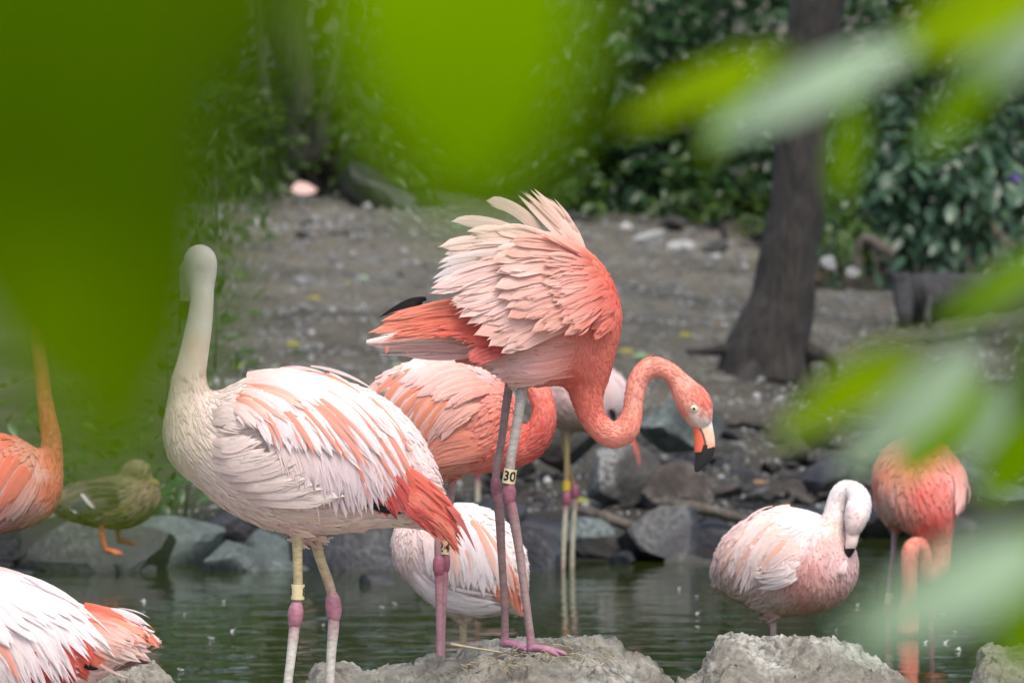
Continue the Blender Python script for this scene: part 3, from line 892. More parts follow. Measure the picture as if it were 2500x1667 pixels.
V, T = leaf_mass(np.zeros((5, 3)), np.array([[1., 0, 0], [-1, .1, 0], [0, 0, 1.], [.5, 0, .8], [-.5, 0, .8]]), np.tile([[0, -1., .2]], (5, 1)), np.full(5, .045), 1.2)
o = obj('flower', V, T, mat_flat('violet_petal', tuple(C(120, 95, 175)), 0.6)); o.location = W(2475, 437, 30.6)
tag(o, 'small violet flower in the glossy shrub', 'flower')

down_me = None
r = np.random.default_rng(9)
V, T = leaf_mass(np.zeros((7, 3)), r.normal(size=(7, 3)) * [1, 1, .35] + [0, 0, .2], np.tile([[0, -.2, 1.]], (7, 1)), r.uniform(.006, .012, 7), 1.5)
o = obj('floating_feather', V, T, M['feather'], None, np.tile(C(240, 238, 235), (len(V), 1)), np.zeros((len(V), 3))); down_me = o.data; bpy.data.objects.remove(o)
for px, py in ((350, 1472), (548, 1472), (570, 1543), (452, 1503), (515, 1563), (790, 1531), (963, 1478), (1070, 1500), (1260, 1500), (932, 1487), (1705, 1500), (1702, 1535), (2094, 1482), (2043, 1541), (2045, 1464),
               (2330, 1545), (2340, 1590), (2352, 1375), (1660, 1440), (2300, 1500), (440, 1640), (1700, 1460), (2260, 1570), (2310, 1570)):
    Y = F * EYE / (py - HORIZON)
    o = share('floating_feather', down_me); o.location = W(px, py, Y) * [1, 1, 0] + [0, 0, .004]
    o.rotation_euler = (0, 0, random.uniform(0, 6)); s = random.uniform(.45, .95); o.scale = (s, s, s)
    tag(o, 'tiny white down feather floating on the pond', 'feather', 'white down floating on the pond')
# ================================================================== birds
def surface_nets(v, o, h):
    s = v < 0
    c = np.zeros(tuple(np.array(v.shape) - 1), np.int8)
    for a in (0, 1):
        for b in (0, 1):
            for d in (0, 1):
                c += s[a:a + c.shape[0], b:b + c.shape[1], d:d + c.shape[2]]
    act = (c > 0) & (c < 8)
    ids = np.argwhere(act); idx = -np.ones(c.shape, int); idx[act] = np.arange(len(ids))
    acc = np.zeros((len(ids), 3)); cnt = np.zeros(len(ids))
    for ax in range(3):
        e = np.eye(3, dtype=int)[ax]
        oth = [k for k in range(3) if k != ax]
        for a in (0, 1):
            for b in (0, 1):
                off = np.zeros(3, int); off[oth[0]] = a; off[oth[1]] = b
                p0 = ids + off; p1 = p0 + e
                v0 = v[p0[:, 0], p0[:, 1], p0[:, 2]]; v1 = v[p1[:, 0], p1[:, 1], p1[:, 2]]
                m = (v0 < 0) != (v1 < 0)
                t = v0[m] / (v0[m] - v1[m])
                acc[m] += off + t[:, None] * e; cnt[m] += 1
    V = (ids + acc / cnt[:, None]) * h + o
    Fc = []
    for ax in range(3):
        oth = [(1, 2), (2, 0), (0, 1)][ax]
        e = np.eye(3, dtype=int)[ax]; u = np.eye(3, dtype=int)[oth[0]]; w = np.eye(3, dtype=int)[oth[1]]
        sl0 = [slice(0, n) for n in v.shape]; sl0[ax] = slice(0, v.shape[ax] - 1)
        sl1 = [slice(0, n) for n in v.shape]; sl1[ax] = slice(1, v.shape[ax])
        d = s[tuple(sl0)] != s[tuple(sl1)]
        P = np.argwhere(d)
        P = P[(P[:, oth[0]] > 0) & (P[:, oth[1]] > 0) & (P[:, oth[0]] < v.shape[oth[0]] - 1) & (P[:, oth[1]] < v.shape[oth[1]] - 1)]
        q = [P - u - w, P - w, P, P - u]
        q = np.stack([idx[k[:, 0], k[:, 1], k[:, 2]] for k in q], -1)
        inside0 = s[P[:, 0], P[:, 1], P[:, 2]]
        q[~inside0] = q[~inside0][:, ::-1]
        Fc.append(q[(q >= 0).all(1)])
    return V, np.concatenate(Fc)

def smin(a, b, k):
    h = np.clip(0.5 + 0.5 * (b - a) / k, 0, 1)
    return b * (1 - h) + a * h - k * h * (1 - h)

def soft(c):
    c = np.asarray(c, float)
    k = np.where(c.max(-1, keepdims=True) > .06, .11, 0.0)
    return c * (1 - k) + k * np.array([.88, .70, .68])

class Bird:
    def __init__(self, name, label, Y0, root_px, root_z=None, group=None, cat='flamingo'):
        self.Y0 = Y0; self.S = F / Y0
        rt = W(root_px[0], root_px[1], Y0)
        if root_z is not None: rt[2] = root_z
        self.root = rt
        self.t = thing(name, label, cat, rt, group)
        self.paint = []; self.flow = []; self.rng = np.random.default_rng(int(root_px[0] + 3 * root_px[1]))
        self.lay = 0

    def w(self, px, py, dy=0.0):
        return W(px, py, self.Y0) + np.array([0, 1, 0]) * np.asarray(dy)[..., None] if np.ndim(px) else W(px, py, self.Y0) + np.array([0, dy, 0])

    # chains: list of dicts(pts=[(px,py,dy_m,r_px)], fd=depth factor, k=blend m)
    def body(self, chains, h=0.005, name='body'):
        S = self.S
        segs = []
        lo, hi = np.full(3, 1e9), np.full(3, -1e9)
        built = []
        for ch in chains:
            P = np.array([(x / S, dy, -y / S, r / S) for x, y, dy, r in ch['pts']])
            if len(P) > 2:
                P = catmull(P, max(8, (len(P) - 1) * 4)); P[:, 3] = np.maximum(P[:, 3], 0.002)
            fd = ch.get('fd', 1.0)
            built.append((P, fd, ch.get('k', 0.02)))
            rr = P[:, 3:4] * np.array([[1, max(1, fd), 1]])
            lo = np.minimum(lo, (P[:, :3] - rr).min(0)); hi = np.maximum(hi, (P[:, :3] + rr).max(0))
        lo -= 3 * h + 0.01; hi += 3 * h + 0.01
        n = np.ceil((hi - lo) / h).astype(int) + 1
        ax = [lo[i] + h * np.arange(n[i]) for i in range(3)]
        vol = np.full(tuple(n), 0.05, np.float32)
        for P, fd, k in built:
            cv = np.full(tuple(n), 0.05, np.float32)
            for a, b in zip(P[:-1], P[1:]):
                rm = max(a[3], b[3])
                mlo = np.minimum(a[:3], b[:3]) - rm * np.array([1, fd, 1]) - 0.045
                mhi = np.maximum(a[:3], b[:3]) + rm * np.array([1, fd, 1]) + 0.045
                i0 = np.clip(np.floor((mlo - lo) / h).astype(int), 0, n - 1); i1 = np.clip(np.ceil((mhi - lo) / h).astype(int) + 1, 1, n)
                X = ax[0][i0[0]:i1[0]][:, None, None]; Yy = ax[1][i0[1]:i1[1]][None, :, None]; Z = ax[2][i0[2]:i1[2]][None, None, :]
                dd = (b[:3] - a[:3]).copy(); dd[1] /= fd
                L2 = dd @ dd + 1e-12
                ex, ey, ez = X - a[0], (Yy - a[1]) / fd, Z - a[2]
                t = np.clip((ex * dd[0] + ey * dd[1] + ez * dd[2]) / L2, 0, 1)
                dist = np.sqrt((ex - t * dd[0]) ** 2 + (ey - t * dd[1]) ** 2 + (ez - t * dd[2]) ** 2) - (a[3] + t * (b[3] - a[3]))
                sub = cv[i0[0]:i1[0], i0[1]:i1[1], i0[2]:i1[2]]
                np.minimum(sub, dist, out=sub)
            vol = smin(vol, cv, k)
        V, Fc = surface_nets(vol, lo, h)
        # back to the world
        wv = W(V[:, 0] * S, -V[:, 2] * S, self.Y0); wv[:, 1] += V[:, 1]
        tri = np.concatenate([Fc[:, [0, 1, 2]], Fc[:, [0, 2, 3]]])
        nr = np.zeros_like(wv)
        fn = np.cross(wv[tri[:, 1]] - wv[tri[:, 0]], wv[tri[:, 2]] - wv[tri[:, 0]])
        ctr = wv.mean(0)
        # orientation check: volume sign
        vol6 = np.einsum('ij,ij->i', wv[tri[:, 0]] - ctr, fn).sum()
        if vol6 < 0:
            Fc = Fc[:, ::-1]; tri = tri[:, ::-1]; fn = -fn
        for j in range(3): np.add.at(nr, tri[:, j], fn)
        nr /= np.linalg.norm(nr, axis=1)[:, None] + 1e-12
        self.bv, self.bn, self.btri, self.barea = wv, nr, tri, np.linalg.norm(fn, axis=1) / 2
        self.bvh = BVHTree.FromPolygons(wv.tolist(), Fc.tolist())
        px, py = to_px(wv)
        col = self.colour(px, py)
        nzv = vnoise(wv, 38, 3, 5.0)
        col = np.clip(col * (1 + 0.07 * nzv[:, None] * np.array([0.4, 1.2, 1.3])), 0, 1)
        o = obj(name, wv - self.root, Fc, M['down'], self.t, col)
        return o

    def colour(self, px, py):
        A = np.array([(x, y) for x, y, _ in self.paint], float); Cc = np.array([c for *_, c in self.paint])
        d2 = (px[:, None] - A[None, :, 0]) ** 2 + (py[:, None] - A[None, :, 1]) ** 2 + 120.0
        w = 1 / d2 ** 1.9
        return soft((w @ Cc) / w.sum(1)[:, None])

    def plumage(self, n, flow, wid=0.24, lift=0.035, jitter=0.22, colj=0.07, name='plumage', white=0.0):
        """small contour feathers over the body; flow: (px,py,dx,dy,len_px)"""
        r = self.rng
        tri = self.btri
        n = int(n * 1.5); white *= .5
        k = r.choice(len(tri), n, p=self.barea / self.barea.sum())
        bc = r.dirichlet((1, 1, 1), n)
        P = np.einsum('ij,ijk->ik', bc, self.bv[tri[k]]); Nn = np.einsum('ij,ijk->ik', bc, self.bn[tri[k]])
        Nn /= np.linalg.norm(Nn, axis=1)[:, None] + 1e-9
        px, py = to_px(P)
        A = np.array([f[:2] for f in flow], float); D = np.array([f[2:5] for f in flow], float)
        nd = np.linalg.norm(D[:, :2], axis=1) + 1e-9; D[:, :2] /= nd[:, None]
        d2 = (px[:, None] - A[None, :, 0]) ** 2 + (py[:, None] - A[None, :, 1]) ** 2 + 50
        w = 1 / d2 ** 1.7; w /= w.sum(1)[:, None]
        Q = w @ D
        L = 1.15 * Q[:, 2] / self.S * r.uniform(.7, 1.3, n)
        ok = L > 5 / self.S
        P, Nn, Q, L, px, py = P[ok], Nn[ok], Q[ok], L[ok], px[ok], py[ok]
        n = len(P)
        Dv = np.stack([Q[:, 0], 0 * Q[:, 0], -Q[:, 1]], -1) + r.normal(size=(n, 3)) * jitter
        Dv -= Nn * np.einsum('ij,ij->i', Dv, Nn)[:, None]
        Dv /= np.linalg.norm(Dv, axis=1)[:, None] + 1e-9
        Sd = np.cross(Dv, Nn)
        rows = np.array([0, .3, .6, .85, 1.0]); wd = np.array([.45, .9, 1.0, .75, .12])
        hh = np.array([-.06, .01, .05, .08, .09]) + 0
        V = np.zeros((n, 5, 3, 3)); fu = np.zeros((n, 5, 3, 3))
        for i in range(5):
            for j, u in enumerate((-1, 0, 1)):
                V[:, i, j] = P + Dv * (L * (rows[i] - .35))[:, None] + Sd * (L * wid * wd[i] * u * 0.5)[:, None] + Nn * (L * (hh[i] * (lift / .1) + (0.05 if j == 1 else 0)) + 0.001)[:, None]
                fu[:, i, j] = np.stack([np.full(n, u * .5) + r.random(1), np.full(n, rows[i]), np.arange(n) * .37], -1)
        col = self.colour(px, py)
        col = col * (1 + r.normal(size=(n, 1)) * colj) * (1 + r.normal(size=(n, 3)) * colj * .5 * np.array([.3, 1, 1]))
        if white: col = col + (np.array([.85, .8, .78]) - col) * (white * r.random((n, 1)) ** 2)
        cols = np.repeat(np.clip(col, 0, 1)[:, None, :], 15, 1).reshape(n, 5, 3, 3)
        tipf = np.array([0.96, .98, 1.0, 1.03, 1.06])[None, :, None, None]
        cols = np.clip(cols * tipf, 0, 1)
        base = np.array([(i * 3 + j, i * 3 + j + 1, i * 3 + j + 4, i * 3 + j + 3) for i in range(4) for j in range(2)])
        Fc = (base[None] + (np.arange(n) * 15)[:, None, None]).reshape(-1, 4)
        o = obj(name, V.reshape(-1, 3) - self.root, Fc, M['feather'], self.t, cols.reshape(-1, 3), fu.reshape(-1, 3))
        o['kind'] = 'stuff'

    def fuzz(self, n, flow, name='down'):
        """very short velvety feathers on neck and head"""
        self.plumage(int(n * 1.3), [(*f[:4], f[4] * .72) for f in flow], wid=.34, lift=.03, jitter=.18, colj=.022, name=name)

    def hit(self, px, py):
        d = W(px, py, self.Y0) - np.array([0, 0, EYE])
        d /= np.linalg.norm(d)
        loc, nor, i, dist = self.bvh.ray_cast(Vector((0, 0, EYE)), Vector(d.tolist()))
        return (loc[1] - self.Y0, np.array(nor)) if loc is not None else None

    def feather(self, root, ctrl, tip, width, c0, c1, point=0.3, off=0.004, name='feather', rows=13, tipoff=0.006, dy=None, camber=.10, shaft=0.0, split=0.2, collect=None):
        r = self.rng
        t = np.linspace(0, 1, rows)
        a, b, c = (np.array(q, float) for q in (root, ctrl, tip))
        pts = (1 - t)[:, None] ** 2 * a + 2 * ((1 - t) * t)[:, None] * b + (t ** 2)[:, None] * c
        ys = np.full(rows, np.nan); ns = np.zeros((rows, 3))
        for i, (x, y) in enumerate(pts):
            hh = self.hit(x, y)
            if hh is not None:
                ys[i] = hh[0]; ns[i] = hh[1]
        good = ~np.isnan(ys)
        if good.any():
            gi = np.where(good)[0]
            # limit how fast the depth may fall back near the outline
            ys = np.interp(np.arange(rows), gi, ys[gi])
            for i in range(1, rows):
                ys[i] = min(ys[i], ys[i - 1] + 0.012) if good[0] else ys[i]
            for i in range(rows):
                if not good[i]: ns[i] = ns[gi[np.argmin(np.abs(gi - i))]] * .5
        else:
            ys[:] = 0.0
        if dy is not None:
            ys = np.linspace(dy[0], dy[1], rows)
        ys = np.convolve(np.pad(ys, 2, mode='edge'), [.1, .2, .4, .2, .1], 'valid')
        P = W(pts[:, 0], pts[:, 1], self.Y0); P[:, 1] += ys - (off if dy is not None else off * .62) * np.clip(t / .28, 0, 1) ** .8 - tipoff * t + .004 * np.clip(1 - t / .22, 0, 1)
        T = np.gradient(P, axis=0); T /= np.linalg.norm(T, axis=1)[:, None] + 1e-9
        Nn = ns * 0.55 + np.array([0, -0.7, 0.05])
        Nn -= T * np.einsum('ij,ij->i', Nn, T)[:, None]; Nn /= np.linalg.norm(Nn, axis=1)[:, None] + 1e-9
        B = np.cross(T, Nn)
        tp = 0.86 - 0.5 * point
        wt = np.where(t < .45, .42 + .58 * np.sin(np.clip(t / .45, 0, 1) * math.pi / 2), 1.0)
        e = np.clip((t - tp) / (1 - tp), 0, 1)
        wt = wt * np.where(t > tp, (1 - e ** (2.4 - 1.2 * point)) ** (.5 + .45 * point), 1.0) + 0.015
        wm = width / self.S / 2
        us = np.array([-1, -.78, -.5, -.25, 0, .25, .5, .78, 1.0])
        jag = r.normal(size=(1, 9)) * (0.20 * np.clip((t - .5) / .5, 0, 1) ** 1.5)[:, None] * split + r.normal(size=(rows, 9)) * (0.012 + 0.06 * np.clip((t - .55) / .45, 0, 1))[:, None] * split; jag[:, 4] *= .2
        V = np.zeros((rows, 9, 3)); fu = np.zeros((rows, 9, 3))
        rid = r.random() * 40
        for j, u in enumerate(us):
            cam_h = camber * wm * (1 - u * u)
            ww = wm * wt * u * (1 + jag[:, j] * .8)
            slide = jag[:, j] * np.minimum(np.linalg.norm(P[-1] - P[0]) * .4, wm * 4)
            V[:, j] = P + B * ww[:, None] + Nn * (cam_h * wt)[:, None] + T * slide[:, None]
            fu[:, j] = np.stack([np.full(rows, u) - .0, t * 3 + abs(u) * -.25, np.full(rows, rid)], -1)
        mixv = np.clip((t - .08) / .75, 0, 1) ** .9
        col = c0[None] * (1 - mixv)[:, None] + c1[None] * mixv[:, None]
        col = soft(col) * (1 + r.normal() * .035)
        cols = np.repeat(col[:, None, :], 9, 1)
        cols[:, 4] *= (1 - shaft) * .97
        cols *= 1 + r.normal(size=(1, 9, 1)) * .035
        cols[:, [0, 8]] = cols[:, [0, 8]] * .8 + .2 * np.array([.9, .82, .8]) * (cols[:, [0, 8]].max() > .1) + 0
        Fc = [(i * 9 + j, i * 9 + j + 1, (i + 1) * 9 + j + 1, (i + 1) * 9 + j) for i in range(rows - 1) for j in range(8)]
        if collect is not None:
            collect.append((V.reshape(-1, 3), np.array(Fc), np.clip(cols, 0, 1).reshape(-1, 3), fu.reshape(-1, 3)))
            return None
        return obj(name, V.reshape(-1, 3) - self.root, Fc, M['feather'], self.t, np.clip(cols, 0, 1).reshape(-1, 3), fu.reshape(-1, 3))

    def fan(self, guides, n, off=(0.004, 0.012), jit=8, name='feather', tipoff=0.006, alt=None, shaft=0.0, dy=None, camber=.10, split=.22, rjit=None, root_col=None, strands=1.6):
        """guides: (root, ctrl, tip, width, c0, c1, point); interpolated into n feathers; alt: (every, c0, c1, widthscale)"""
        r = self.rng
        G = [(np.array(g[0], float), np.array(g[1], float), np.array(g[2], float), g[3], g[4], g[5], g[6]) for g in guides]
        n = int(round(n * 1.4)); bag = []
        for i in range(n):
            s = i / max(1, n - 1) * (len(G) - 1); k = min(int(s), len(G) - 2) if len(G) > 1 else 0; f = s - k
            A, B = G[k], G[min(k + 1, len(G) - 1)]
            q = [A[j] * (1 - f) + B[j] * f for j in range(7)]
            j1 = r.normal(size=2) * jit; j0 = r.normal(size=2) * (jit * .6 if rjit is None else np.array([rjit, jit * .6]))
            c0, c1, wd = q[4], q[5], q[3] * r.uniform(.62, .88)
            if root_col is not None: c0 = root_col * r.uniform(.9, 1.1); c1 = c1 * .86 + root_col * .14
            rk = .5 * i / max(1, n - 1) + .5 * r.random(); ex = 0.0
            m_ = .45 * r.random() ** 2.2; c1 = c1 * (1 - m_) + c0 * m_
            q[2] = q[0] + (q[2] - q[0]) * r.uniform(.86, 1.05)
            if alt and r.random() < 1.0 / alt[0]:
                c0, c1, wd = alt[1], alt[2] * .8 + c1 * .2, wd * (.3 + alt[3] * .8); ex = .006
            self.feather(q[0] + j0, q[1] + j1 * .6, q[2] + j1, wd, c0, c1, q[6], off[0] + (off[1] - off[0]) * .7 * rk + ex, name, tipoff=tipoff * .5, shaft=shaft, dy=dy, camber=camber, split=split)
            if strands and q[3] > 20:
                for _k in range(int(strands) + (r.random() < strands % 1)):
                    t0 = r.uniform(0, .45); t1 = r.uniform(.75, 1.04)
                    sd = np.array([-(q[2] - q[0])[1], (q[2] - q[0])[0]]); sd = sd / (np.linalg.norm(sd) + 1e-6) * r.normal() * q[3] * .4
                    bz = lambda t: (1 - t) ** 2 * q[0] + 2 * t * (1 - t) * q[1] + t * t * q[2]
                    a_, b_, m_p = bz(t0) + sd * .7, bz(t1) + sd + j1 * .6, bz((t0 + t1) / 2) + sd
                    cc = 2 * m_p - (a_ + b_) / 2
                    ca = c0 + (c1 - c0) * min(1, t0 + .1); cb = c1 * r.uniform(.93, 1.06)
                    dyy = None if dy is None else (dy[0] + (dy[1] - dy[0]) * t0, dy[0] + (dy[1] - dy[0]) * min(1, t1))
                    self.feather(a_, cc, b_, q[3] * r.uniform(.12, .24), ca, cb, .9, off[0] + (off[1] - off[0]) * .7 * rk + .0035, rows=8, tipoff=tipoff * .5, dy=dyy, camber=.02, split=.1, collect=bag)
        self._join_strands(bag)

    def _join_strands(self, bag):
        if not bag: return
        k = 0; Vs, Fs, Cs, Us = [], [], [], []
        for v, f, c, u in bag:
            Vs.append(v); Fs.append(f + k); Cs.append(c); Us.append(u); k += len(v)
        o = obj('loose_barbs', np.concatenate(Vs) - self.root, np.concatenate(Fs), M['feather'], self.t, np.concatenate(Cs), np.concatenate(Us))
        o['kind'] = 'stuff'

    def leg(self, upper, joint, lower, cols, r_joint, band=None, toes=None, dy=0.0, foot_z=None):
        """upper/lower: [(px,py,r)], joint (px,py); cols: (upper, joint, lower, foot)"""
        S = self.S
        pts = list(upper) + [(joint[0], joint[1], upper[-1][2] * 1.05)] + list(lower)
        A = np.array([[*self.w(x, y, dy), rr / S] for x, y, rr in pts])
        if foot_z is not None: A[-1, 2] = foot_z
        Q = catmull(A, 46)
        V, Fc = tube(Q[:, :3], Q[:, 3], 12)
        _, py = to_px(V)
        jy = joint[1]
        e = np.clip((py - jy) / 60 + .5, 0, 1)[:, None]
        col = cols[0] * (1 - e) + cols[2] * e
        f = np.clip(1 - np.abs(py - jy) / (r_joint * 4.2), 0, 1)[:, None]
        col = col * (1 - f) + cols[1] * f
        g = np.clip((py - (lower[-1][1] - 60)) / 60, 0, 1)[:, None]
        col = col * (1 - g) + cols[3] * g
        lg = obj('leg', V - self.root, Fc, M['skin'], self.t, col)
        # knobbly joint
        d = np.array([joint[0] - upper[-1][0], joint[1] - upper[-1][1]], float)
        jp = self.w(*joint, dy)
        V0, F0 = ICO[3]
        ax = (self.w(lower[0][0], lower[0][1], dy) - self.w(upper[-1][0], upper[-1][1], dy)); ax /= np.linalg.norm(ax)
        bx = np.cross(ax, [0, 1, 0]); bx /= np.linalg.norm(bx); by = np.cross(bx, ax)
        rj = r_joint / S
        k = 1 + .10 * vnoise(V0, 1.7, 2, joint[0] * .1)
        VV = jp + (V0[:, 0:1] * bx * rj * .9 + V0[:, 1:2] * by * rj * .85 + V0[:, 2:3] * ax * rj * 1.95) * k[:, None]
        f = np.abs(V0[:, 2:3]) ** 3
        obj('ankle_joint', VV - self.root, F0, M['skin'], lg, cols[1] * (1 - f * .5) + (cols[2] * .5 + cols[1] * .5) * f * .5)
        if band:
            x0, y0, x1, y1, rr, mat, txt = band
            a, b = self.w(x0, y0, dy), self.w(x1, y1, dy)
            self.band(lg, a, b, rr / S, mat, txt)
        if toes:
            self.foot(lg, np.array(A[-1, :3]), toes, cols[3])
        return lg

    def band(self, lg, a, b, R, mat, txt):
        ax = b - a; H = np.linalg.norm(ax); ax /= H
        u = np.cross(ax, [0, 1, 0]); u /= np.linalg.norm(u); v = np.cross(u, ax)
        if v[1] > 0: v = -v; 
        seg = 28; V = []; Fc = []
        th = np.linspace(0, 2 * math.pi, seg, endpoint=False)
        prof = [(R * .86, 0), (R * .98, 0), (R, .04 * H), (R, .96 * H), (R * .98, H), (R * .86, H)]
        for rr, hh in prof:
            V.append(a + ax * hh + rr * (np.cos(th)[:, None] * u + np.sin(th)[:, None] * v))
        V = np.concatenate(V)
        for i in range(len(prof) - 1):
            for j in range(seg):
                k = (j + 1) % seg
                Fc.append((i * seg + j, i * seg + k, (i + 1) * seg + k, (i + 1) * seg + j))
        bo = obj('leg_band', V - self.root, Fc, M[mat], lg, smooth=False)
        for (s, ang, size) in txt:
            cu = bpy.data.curves.new('digits', 'FONT'); cu.body = s; cu.size = 1.0; cu.align_x = 'CENTER'; cu.align_y = 'CENTER'
            cu.offset = 0.02
            to = bpy.data.objects.new('digits', cu); COL.objects.link(to)
            dg = bpy.context.evaluated_depsgraph_get()
            me = bpy.data.meshes.new_from_object(to.evaluated_get(dg))
            bm = bmesh.new(); bm.from_mesh(me)
            bmesh.ops.triangulate(bm, faces=bm.faces)
            bmesh.ops.subdivide_edges(bm, edges=bm.edges, cuts=2)
            TV = np.array([q.co[:] for q in bm.verts]); TF = [tuple(q.index for q in f.verts) for f in bm.faces]
            bm.free(); bpy.data.objects.remove(to); bpy.data.meshes.remove(me)
            sc = size * H
            sg = 1.0 if u[0] > 0 else -1.0
            an = math.pi / 2 - sg * (TV[:, 0] * sc / R + math.radians(ang))
            hh = H * .5 - TV[:, 1] * sc
            PV = a + ax * hh[:, None] + (R + .0006) * (np.cos(an)[:, None] * u + np.sin(an)[:, None] * v)
            obj('band_number', PV - self.root, TF, M['ink'], lg, smooth=False)

    def foot(self, lg, p, toes, col):
        """three webbed toes pointing along toes=(dx,dy) in the ground plane, length m"""
        dx, dyy, L = toes
        base = math.atan2(dyy, dx)
        V, Fc = [], []
        ang = (-.42, 0, .42)
        tips = []
        for a in ang:
            q = np.array([math.cos(base + a), math.sin(base + a), 0]) * L * (1.0 if a == 0 else .92)
            tips.append(p + q + [0, 0, -.004])
            Q = catmull([p + [0, 0, .006], p + q * .4 + [0, 0, .004], p + q * .75 + [0, 0, -.001], p + q + [0, 0, -.007]], 10)
            v, f = tube(Q, np.array([.0085, .0075, .0065, .007, .0062, .0055, .0055, .005, .0042, .002]), 8)
            k = len(V) and sum(len(x) for x in V)
            Fc += [tuple(i + k for i in ff) for ff in f]; V.append(v)
        k = sum(len(x) for x in V)
        web = []
        for i in range(7):
            for j in range(9):
                s = j / 8 * 2; m = min(int(s), 1); fr = s - m
                tq = tips[m] * (1 - fr) + tips[m + 1] * fr
                sag = 1 - .22 * math.sin(fr * math.pi) ** 1
                web.append(p + (tq - p) * (i / 6) * sag * .93 + [0, 0, .003 * (1 - i / 6)])
        V.append(np.array(web))
        Fc += [(k + i * 9 + j, k + i * 9 + j + 1, k + (i + 1) * 9 + j + 1, k + (i + 1) * 9 + j) for i in range(6) for j in range(8)]
        V = np.concatenate(V)
        obj('foot', V - self.root, Fc, M['skin'], lg, np.tile(col, (len(V), 1)))

    def beak(self, pts, colf, fd=.62, dy=0.0):
        A = np.array([[*self.w(x, y, dy + (q[0] if q else 0)), rr / self.S] for x, y, rr, *q in pts])
        Q = catmull(A, 110); seg = 84
        T = np.gradient(Q[:, :3], axis=0); T /= np.linalg.norm(T, axis=1)[:, None]
        V = []
        th = np.linspace(0, 2 * math.pi, seg, endpoint=False)
        for i in range(len(Q)):
            a = np.cross(T[i], [0, 1, 0]); a /= np.linalg.norm(a) + 1e-9; b = np.cross(a, T[i])
            V.append(Q[i, :3] + max(Q[i, 3], .0008) * (np.cos(th)[:, None] * a + fd * np.sin(th)[:, None] * b))
        V = np.concatenate(V)
        Fc = [(i * seg + j, i * seg + (j + 1) % seg, (i + 1) * seg + (j + 1) % seg, (i + 1) * seg + j) for i in range(len(Q) - 1) for j in range(seg)]
        Fc.append(tuple((len(Q) - 1) * seg + j for j in range(seg)))
        px, py = to_px(V)
        col, groove = colf(px, py)
        nrm = V - Q[:, :3].repeat(seg, 0)
        V = V - nrm * (groove * .12)[:, None]
        return obj('beak', V - self.root, Fc, M['beak'], self.t, col)

    def eye(self, px, py, r, iris, ring=None, dy=None):
        h = self.hit(px, py)
        y = (h[0] if h else -.02) if dy is None else dy
        V0, F0 = ICO[3]
        c = self.w(px, py, y); R = r / self.S
        if ring is not None:
            obj('eye_ring', (V0 * [R * 1.6, R * .75, R * 1.6] + c) - self.root, F0, M['skin'], self.t, np.tile(ring, (len(V0), 1)))
        col = np.tile(iris, (len(V0), 1)); rad = np.hypot(V0[:, 0], V0[:, 2])
        col[(rad < .55) & (V0[:, 1] < 0)] = (.004, .004, .004)
        obj('eye', (V0 * [R, R * .8, R] + c + [0, -R * .45, 0]) - self.root, F0, M['eye'], self.t, col)

def mat_gloss(name, rough):
    m, nt, bs, out = new_mat(name)
    at = N(nt, 'ShaderNodeAttribute', attribute_name='Col')
    n = noise_tex(nt, 120, 3)
    nt.links.new(mixc(nt, at.outputs['Color'], ramp(nt, n, [(0.3, .9), (0.7, 1.05)]), 1.0, 'MULTIPLY'), bs.inputs['Base Color'])
    bs.inputs['Roughness'].default_value = rough
    return m
M['beak'] = mat_gloss('horny_beak', .38)
M['eye'] = mat_gloss('wet_eye', .12)

# palette (plumage seen in flat light)
CORAL = C(232, 112, 88); CORAL_D = C(222, 86, 62); SALMON = C(238, 148, 122); PINK = C(244, 186, 170); PALE = C(248, 216, 205); CREAM = C(250, 228, 212)
WHITE = C(248, 240, 238); ORANGE = C(234, 98, 58); RED = C(196, 36, 28); BEIGE = C(232, 208, 192); BLACK = np.array([.012, .011, .012])
LEGPINK = C(158, 130, 128); JOINT = C(150, 92, 106); LEGGREY = C(160, 148, 142); LEGCREAM = C(206, 186, 142); LEGWHITE = C(214, 208, 196); FOOTPINK = C(170, 116, 136)

# ---------------------------------------------------------------- A: ruffled coral flamingo
A = Bird('flamingo', 'bright coral flamingo with raised ruffled back feathers and lowered curved neck', 11.0, (1262, 1592))
A.paint = [(1490, 700, CORAL_D), (1495, 790, CORAL), (1480, 860, CORAL), (1430, 900, CORAL), (1400, 820, C(232, 122, 98)), (1340, 880, C(236, 140, 116)), (1260, 880, C(240, 176, 160)), (1200, 880, C(243, 190, 175)),
           (1260, 925, C(236, 200, 188)), (1430, 960, C(232, 108, 82)), (1410, 930, CORAL_D), (1440, 1010, C(228, 106, 82)), (1460, 1050, C(237, 132, 108)), (1500, 1065, C(242, 148, 124)), (1545, 1040, C(241, 142, 118)),
           (1550, 980, C(243, 158, 136)), (1555, 930, C(243, 156, 134)), (1590, 895, C(243, 152, 128)), (1640, 910, C(244, 150, 126)), (1670, 940, C(245, 165, 142)), (1700, 960, C(238, 128, 100)), (1720, 985, C(228, 92, 66)),
           (1712, 1012, C(226, 92, 68)), (1672, 1010, C(240, 134, 108)), (1660, 975, C(242, 150, 126)), (1732, 1008, C(240, 150, 130)), (1688, 1040, C(240, 150, 128)), (1699, 1008, C(232, 214, 200)), (1703, 1018, C(228, 218, 208)), (1710, 1028, C(226, 218, 208)), (1722, 1030, C(228, 214, 202)), (1698, 1028, C(232, 208, 196)),
           (1300, 760, C(238, 160, 138)), (1200, 780, C(240, 170, 150)), (1050, 820, C(246, 206, 196)), (950, 835, C(247, 214, 205)), (1150, 860, C(228, 120, 110)), (1440, 660, C(236, 120, 84)), (1380, 640, C(244, 180, 150))]
